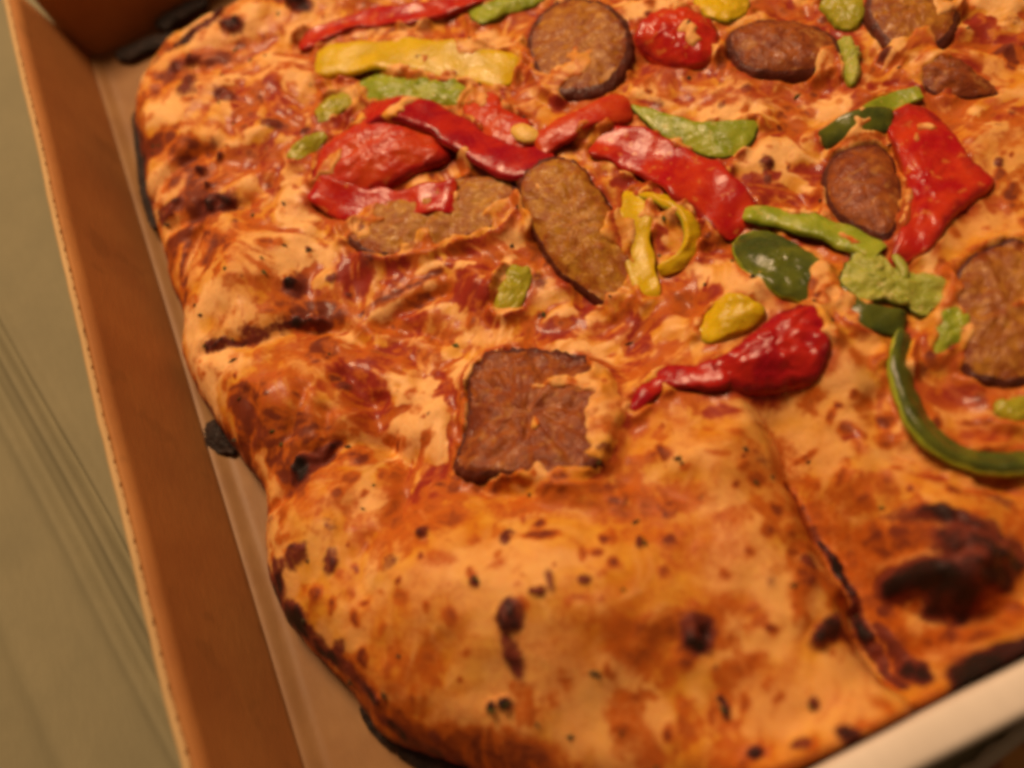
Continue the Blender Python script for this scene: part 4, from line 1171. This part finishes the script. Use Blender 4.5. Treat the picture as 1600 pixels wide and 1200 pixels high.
y4 = patch('yellow_pepper_piece', [(1084, 2), (1110, -14), (1160, -12), (1172, 10), (1150, 30), (1110, 26)], 'small yellow pepper piece at the top edge above the oval sausage', 'pepper', (M_YELLOW, M_OLIVE), PY, 2.0, 1.2, 2.2, 0.3, 0.4, G_Y, seed=58)

# ------------------------------------------------------------------ cheese and sauce that crept up round the toppings
def blur(G, r, n=2):
    k = int(round(r / STEP))
    for _ in range(n):
        for ax in (0, 1):
            P = np.pad(G, [(k + 1, k) if a == ax else (0, 0) for a in (0, 1)], mode='edge')
            c = np.cumsum(P, axis=ax)
            G = (c[2 * k + 1:] - c[:-2 * k - 1]) / (2 * k + 1) if ax == 0 else (c[:, 2 * k + 1:] - c[:, :-2 * k - 1]) / (2 * k + 1)
    return G

def splat(top, v):
    jj, ii = np.round((v[:, 0] - GX[0]) / STEP).astype(int), np.round((v[:, 1] - GY[0]) / STEP).astype(int)
    for di in range(-3, 4):
        for dj in range(-3, 4):
            i, j = ii + di, jj + dj
            ok = (i >= 0) & (j >= 0) & (i < X.shape[0]) & (j < X.shape[1])
            np.maximum.at(top, (i[ok], j[ok]), v[ok, 2] - 0.03 * (di * di + dj * dj))

OVER = [(940, 648, 50, 95, 0), (870, 748, 90, 22, 0), (868, 585, 36, 16, 10), (830, 655, 14, 18, 0), (965, 450, 34, 24, -40), (560, 385, 40, 16, -10), (700, 385, 70, 14, 10), (1500, 590, 40, 20, 0), (1330, 350, 30, 14, -30),
        (1600, 470, 30, 14, 10), (1450, 30, 22, 16, 0), (780, 112, 40, 14, -10)]      # tongues of cheese seen lying on the toppings
def melt_over():
    """the cheese rises round every topping and creeps over its edge in uneven tongues"""
    global HT
    K1, K2, K3 = fbm(WX, WY, 10, 91, 3), fbm(X, Y, 9, 93, 2), fbm(WX, WY, 5, 95, 3)
    base = HT * (1 - 0.8 * sstep(2, 6, SD)) + blur(HT, 0.9) * 0.8 * sstep(2, 6, SD)
    new = base + CRUSTY
    for P, v, wt in zip(RINGS, TOPV, COVER):
        c = P.mean(0); r = np.abs(P - c).max() + 10
        w = window(c, r)
        if X[w].size == 0: continue
        top = np.full(X.shape, -1.0)
        splat(top, v)
        d = -poly_sdf(P, X[w], Y[w])                     # > 0 outside
        tz = np.maximum(top[w], base[w])
        near = np.exp(-(np.maximum(d, 0) / 2.2) ** 2)
        cov = sstep(0.0, 0.30, 1.15 * K1[w] + 0.35 * K3[w] + 0.42 * np.exp(-np.maximum(-d, 0) / 1.5) - 0.42 + 0.30 * wt)
        for (cpx, cpy, crx, cry, ca_) in OVER:
            c_, A_m, _r = ell(cpx, cpy, crx, cry, ca_, 21)
            ex, ey = WX[w] - c_[0], WY[w] - c_[1]
            q_ = np.hypot(A_m[0, 0] * ex + A_m[0, 1] * ey, A_m[1, 0] * ex + A_m[1, 1] * ey) + 0.5 * K3[w]
            cov = np.maximum(cov, 1 - sstep(0.7, 1.05, q_))
        lift = np.where(d < 0, (tz + 0.35 - base[w]) * cov, near * (0.5 + 2.2 * np.clip(cov, 0, 1)) * (0.6 + 0.8 * np.clip(K3[w] + 0.5, 0, 1)))
        new[w] = np.maximum(new[w], base[w] + np.maximum(lift, 0))
        inside = (d < 0.5) & (cov > 0.25)
        MASK['pale'][w] = np.where(inside, np.maximum(MASK['pale'][w] * 0.5, 0.75 * sstep(-0.1, 0.4, K3[w])), MASK['pale'][w])
        MASK['sauce'][w] = np.where(inside, MASK['sauce'][w] * 0.3 + 0.25 * sstep(0.0, 0.5, -K3[w]), np.maximum(MASK['sauce'][w], 0.8 * np.exp(-(np.maximum(d, 0) / 3.0) ** 2) * sstep(-0.25, 0.3, K2[w])))
        MASK['brown'][w] = np.maximum(MASK['brown'][w], 0.6 * np.exp(-(np.maximum(d, 0) / 1.6) ** 2) * sstep(0.0, 0.4, -K2[w]) * (d > 0))
    HT = np.where(SD > 3, blur(new, 0.45, 1), new)
melt_over()
build_pizza()


# ------------------------------------------------------------------ burnt cheese run-off at the foot of the crust
def burnt(pts, lift=2.0, th=1.6):
    patch('burnt_cheese', pts, '', '', (M_BURNT, M_BURNT), ('burnt_cheese', 'burnt_edge'), lift, 1.0, th, 0.3, 0.5, floor=1.0, parent=pizza, seed=60)
burnt([(310, 690), (318, 668), (334, 654), (348, 662), (356, 684), (372, 692), (364, 708), (332, 710)], 1.4)
burnt([(206, 184), (218, 178), (232, 220), (238, 262), (236, 300), (248, 345), (236, 356), (222, 318), (214, 270)], 4.0)
burnt([(560, 1106), (584, 1112), (618, 1146), (680, 1178), (750, 1218), (680, 1216), (610, 1174), (574, 1138)], 1.0)
burnt([(178, 84), (210, 66), (255, 52), (300, 52), (298, 66), (240, 76), (200, 92)], 2.5)
burnt([(240, 34), (270, 14), (312, -4), (322, 6), (280, 30), (256, 46)], 4.0)

# ------------------------------------------------------------------ herb flakes baked on the top (too many small ones to count)
def herbs(name, n, mat, seed):
    r = random.Random(seed)
    V, F = [], []
    fixed = [(935, 1055), (926, 1052), (742, 904), (790, 1103), (768, 1110), (1268, 1105), (1130, 1110), (1008, 850), (482, 391), (850, 492), (735, 345), (1350, 430), (1362, 436), (1240, 915)]
    spots_ = [hit(*q) for q in fixed]
    while len(spots_) < n:
        x, y = r.uniform(10, 285), r.uniform(-282, -15)
        spots_.append(np.array([x, y, float(surf(x, y))]))
    for p in spots_:
        a = r.uniform(0, math.tau); L, W = r.uniform(0.5, 1.5), r.uniform(0.3, 0.8)
        d, s = np.array([math.cos(a), math.sin(a), 0]), np.array([-math.sin(a), math.cos(a), 0])
        b = len(V)
        up = np.array([0, 0, 1.0])
        for q in (-d * L, -s * W - d * 0.2, s * W * 0.8, d * L * 0.9):
            V.append(p + q + up * 0.12)
        V.append(p + up * (0.35 + 0.3 * r.random())); V.append(p - up * 0.1)
        for e, f in ((0, 1), (1, 3), (3, 2), (2, 0)):
            F.append([b + e, b + f, b + 4]); F.append([b + f, b + e, b + 5])
    o = mesh_obj(name, V, F, mat, pizza, smooth=False)
    o['kind'] = 'stuff'
herbs('herb_flakes', 170, M_HERB, 5)
herbs('green_herb_flakes', 90, M_HERBGREEN, 9)
